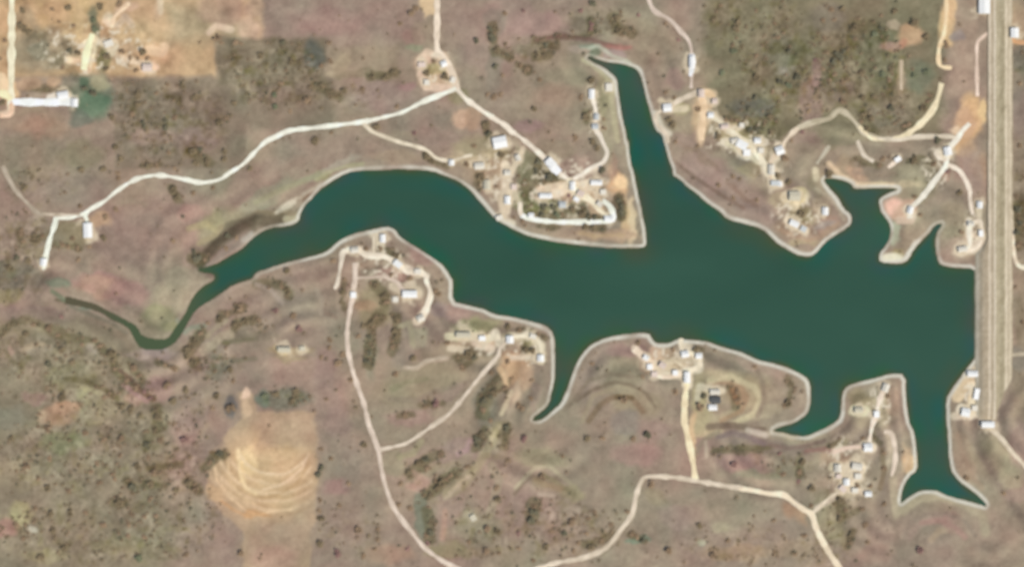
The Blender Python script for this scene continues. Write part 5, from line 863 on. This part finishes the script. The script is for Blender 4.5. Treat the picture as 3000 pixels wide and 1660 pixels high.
ANCH = [  # place name, plan x, y
 ('in the upper left corner', 60, 60), ('by the green pond meadow', 215, 240), ('in the ochre clearing at the upper left', 340, 130), ('in the upper left scrub', 400, 300),
 ('in the dark scrub at the upper left', 700, 170), ('above the bend of the bank road', 560, 380), ('left of the north road', 900, 80),
 ('by the bank road junction', 1100, 190), ('left of the bank road junction', 960, 210), ('between roads above the north shore', 1090, 320), ('above the curved north shore', 900, 400),
 ('beside the largest white building', 1240, 360), ('at the right end of the curved north shore', 1215, 440), ('right of the north road', 1230, 100),
 ('above the narrow north arm', 1480, 50), ('in the wet hollow left of the north arm', 1350, 140), ('on the upper triangular peninsula', 1360, 270), ('along the lane inside the triangular peninsula', 1480, 290),
 ('amid the triangular peninsula plots', 1370, 470), ('along the bottom of the triangular peninsula', 1420, 560), ('by the triangular peninsula corner', 1560, 520),
 ('right of the narrow north arm', 1690, 290), ('in the upper right scrub', 1870, 120), ('in the northeast hamlet', 1850, 330), ('in the dense upper right scrub', 2130, 140),
 ('above the curved road at the upper right', 2200, 290), ('by the ochre clearing at the upper right', 2300, 80), ('beside the upper end of the dam', 2380, 150), ('on the pink slope of the northeast peninsula', 1830, 480),
 ('on the northeast peninsula tip', 2010, 550), ('left of the small inlet', 2000, 400), ('above the small inlet', 2220, 420), ('on the sand spit near the dam', 2300, 530), ('near the fork west of the dam', 2350, 420),
 ('by the small loop road near the dam', 2430, 580), ('right of the dam', 2560, 500), ('at the left edge above the bank road', 60, 430), ('above the left part of the bank road', 260, 420),
 ('below the bank road at the left', 440, 490), ('round the long white warehouse at the left', 240, 600), ('at the left edge by the road spur', 60, 640), ('on the pink meadow of the left bank', 400, 640),
 ('by the muddy left shore', 560, 620), ('along the thin creek', 200, 780), ('at the left edge below the creek', 60, 830), ('in the scrub below the creek', 220, 900), ('right of the creek bottom', 500, 860),
 ('on the pink heath below the creek', 400, 990), ('in the scrub at the middle of the left edge', 120, 1020), ('in the lower left scrub', 280, 1160), ('at the bottom left corner', 90, 1320),
 ('in the scrub left of the ochre field', 420, 1240), ('at the bottom left of the ochre field', 420, 1370), ('above the ochre field', 680, 990), ('left of the ochre field', 520, 1150), ('by the lone heath barn', 730, 860),
 ('on the lower bank of the upper reach', 680, 760), ('on the southwest peninsula', 960, 680), ('along the road on the southwest peninsula', 860, 820), ('in the long row below the long hall', 930, 880),
 ('in the short row below the long hall', 1000, 860), ('in the southern meadow', 1040, 1000), ('by the pale barn of the headland farm', 1180, 880), ('on the southern headland', 1320, 870),
 ('below the southern headland farm', 1250, 1020), ('right of the ochre field', 830, 1180), ('at the bottom right of the ochre field', 860, 1350), ('inside the fork of the southern road', 1080, 1160),
 ('along the lower southern road', 1010, 1250), ('in the wet strip below the fork', 1070, 1320), ('on the slope at the bottom centre', 1220, 1180), ('at the bottom centre edge', 1200, 1380),
 ('on the bare slope at the bottom', 1340, 1300), ('in the scrub left of the white road', 1470, 1350), ('on the heath left of the tan lane', 1600, 1100), ('above the southern inlet', 1500, 930),
 ('by the lanes of the southern peninsula', 1700, 880), ('round the lone knoll farm', 1780, 1010), ('on the right end of the southern peninsula', 1970, 1000), ('below the white road at the bottom', 1700, 1370),
 ('along the hollow right of the tan lane', 1880, 1130), ('above the road at the lower right', 2010, 1170), ('at the bottom right below the road', 1980, 1370), ('in the southeastern hamlet', 2150, 1170),
 ('below the southeastern hamlet', 2130, 1300), ('on the square southeastern headland', 2200, 1020), ('left of the bottom right corner', 2320, 1370), ('at the ditch in the bottom right', 2480, 1220), ('right of the lower dam', 2560, 900)]
items = []
for (c, r), s in TREES.items():
    for p in s.split():
        x, y, rr = p.split(','); rad = float(rr[:-1]); k = rr[-1]
        if rad < 10: continue
        u = U(c, r, float(x), float(y)); items.append((u, rad, k))
# drop doubles and anything standing in the water or on a roof
def lakeD(X, Y):
    i = min(max(int(np.searchsorted(gx, X)), 0), len(gx)-1); j = min(max(int(np.searchsorted(gy, Y)), 0), len(gy)-1); return D[i, j]
bpos = [W(U(b[0], b[1], b[2], b[3]))+(max(b[4], b[5])*.253*M*.42,) for b in BL]
kept = []
for u, rad, k in items:
    X, Y = W(u)
    if lakeD(X, Y) < 1.2: continue
    if any(math.hypot(X-a, Y-b) < q+rad*.06 for a, b, q in bpos): continue
    if any(math.hypot(u[0]-v[0], u[1]-v[1]) < 3.2 for v, _, _ in kept): continue
    kept.append((u, rad, k))
isTree = lambda k, rad: (k in 'odg' and rad >= 22) or rad >= 34
trees = sorted([t for t in kept if isTree(t[2], t[1])], key=lambda t: -t[1]); shr = sorted([t for t in kept if not isTree(t[2], t[1])], key=lambda t: -t[1])
small = trees[296:]+shr[296:]; trees = trees[:296]; shr = shr[:296]
ORD = ['first', 'second', 'third', 'fourth', 'fifth', 'sixth', 'seventh', 'eighth', 'ninth', 'tenth', 'eleventh', 'twelfth', 'thirteenth', 'fourteenth', 'fifteenth', 'sixteenth', 'seventeenth', 'eighteenth']
def place(lst, kind):
    buckets = {}
    for t in lst:
        u, rad, k = t
        a = min(ANCH, key=lambda q: (q[1]-u[0])**2+(q[2]-u[1])**2)[0]
        big = 'big' if rad >= (34 if kind == 'tree' else 28) else 'small'
        buckets.setdefault((a, big, k), []).append(t)
    for (a, big, k), L_ in buckets.items():
        L_.sort(key=lambda t: t[0][0])
        for i, (u, rad, kk) in enumerate(L_):
            nm = f'{big} {CW[k]} {kind}'
            if len(L_) == 1: lab = f'the only {nm} {a}'
            elif i == 0: lab = f'leftmost {nm} {a}'
            elif i == len(L_)-1: lab = f'rightmost {nm} {a}'
            else: lab = f'{ORD[min(i, 17)]} {nm} from the left {a}'
            if len(lab.split()) > 16: print('LONG', lab)
            X, Y = W(u); rz = rnd.uniform(0, 6.28); S = rad*.253*M*1.28
            if kind == 'tree':
                hs = S*rnd.uniform(.85, 1.15)
                o = empty('tree', (X, Y, Hat(X, Y)), rz); o.scale = (S, S*rnd.uniform(.85, 1.1), hs)
                tag(o, lab, 'tree', 'scattered trees on the dry land')
                link('crown', rnd.choice(CROWNS[k]), None, o); link('trunk', rnd.choice(TRUNKS), None, o)
            else:
                o = link('shrub', rnd.choice(SHRUBS[k]), None); o.location = (X, Y, Hat(X, Y)); o.rotation_euler = (0, 0, rz); o.scale = (S, S*rnd.uniform(.85, 1.1), S*.8)
                tag(o, lab, 'shrub', 'low shrubs on the dry land')
place(trees, 'tree'); place(shr, 'shrub')
print('trees', len(trees), 'shrubs', len(shr), 'small', len(small), 'buildings', len(BL))

# scrub: the uncountable low growth, one object
sb_ = []; pts = [(W(u), rad*.06) for u, rad, k in small]
WN = {}
ux0 = np.clip(np.searchsorted(gx, 0), 0, 1)
q = np.random.RandomState(5); n_try = 24000
rx = q.uniform(-560, 560, n_try); ry = q.uniform(-315, 315, n_try)
ii = np.searchsorted(gx, rx)-1; jj = np.searchsorted(gy, ry)-1
wv = wood[ii, jj]; dv_ = D[ii, jj]; cl = np.clip(.5+1.1*fbm(N[10], rx, ry, 14, 2), 0, 1)
pr = np.minimum(wv*cl*.95+.03+belt[ii, jj]*2.5, 1)
inroad = np.zeros(n_try, bool)
for i in np.nonzero((q.rand(n_try) < pr) & (dv_ > 4))[0]:
    X, Y = rx[i], ry[i]; u = (X/M+1287.5, 712.5-Y/M)
    if 2440 < u[0] < 2552: continue
    if col[ii[i], jj[i]].sum() > 490: continue
    pts.append(((X, Y), q.uniform(.9, 2.7)))
rp = []
for o in bpy.data.objects:
    if o.name.split('.')[0] in ('dirt_road', 'track'):
        v = np.array([w_.co[:2] for w_ in o.data.vertices])[2::6]; rp.append(v)
rp = np.concatenate(rp)
co, fa, mi = [], [], []
qq = random.Random(3)
for (X, Y), S in pts:
    if (np.abs(rp-np.array((X, Y))).max(1) < 3.6+S*.5).any(): continue
    if any(abs(X-a) < g+1.5 and abs(Y-b) < g+1.5 for a, b, g in bpos): continue
    z = Hat(X, Y); m_ = qq.choice((0, 0, 1, 1, 2))
    for _ in range(22):
        d = Vector((qq.gauss(0, 1), qq.gauss(0, 1), abs(qq.gauss(0, .7)))).normalized()*S*qq.uniform(.45, 1.0)
        p = Vector((X, Y, z+.25*S))+Vector((d.x, d.y, d.z*.8)); nn = (d.normalized()+Vector((qq.uniform(-.6, .6), qq.uniform(-.6, .6), .5))).normalized()
        a = nn.orthogonal().normalized(); b = nn.cross(a); s = S*.27*qq.uniform(.6, 1.3); n0 = len(co)
        co += [tuple(p-a*s), tuple(p-b*s*.7), tuple(p+a*s), tuple(p+b*s*.7)]; fa.append((n0, n0+1, n0+2, n0+3)); mi.append(m_)
me = bpy.data.meshes.new('scrub'); me.from_pydata(co, [], fa); me.update()
for k in 'obd': me.materials.append(MF[k])
me.polygons.foreach_set('material_index', mi)
so = link('scrub', me, None); so['kind'] = 'stuff'; tag(so, 'low dry scrub and brush covering the heath round the lake', 'scrub')
print('scrub clumps', len(pts))
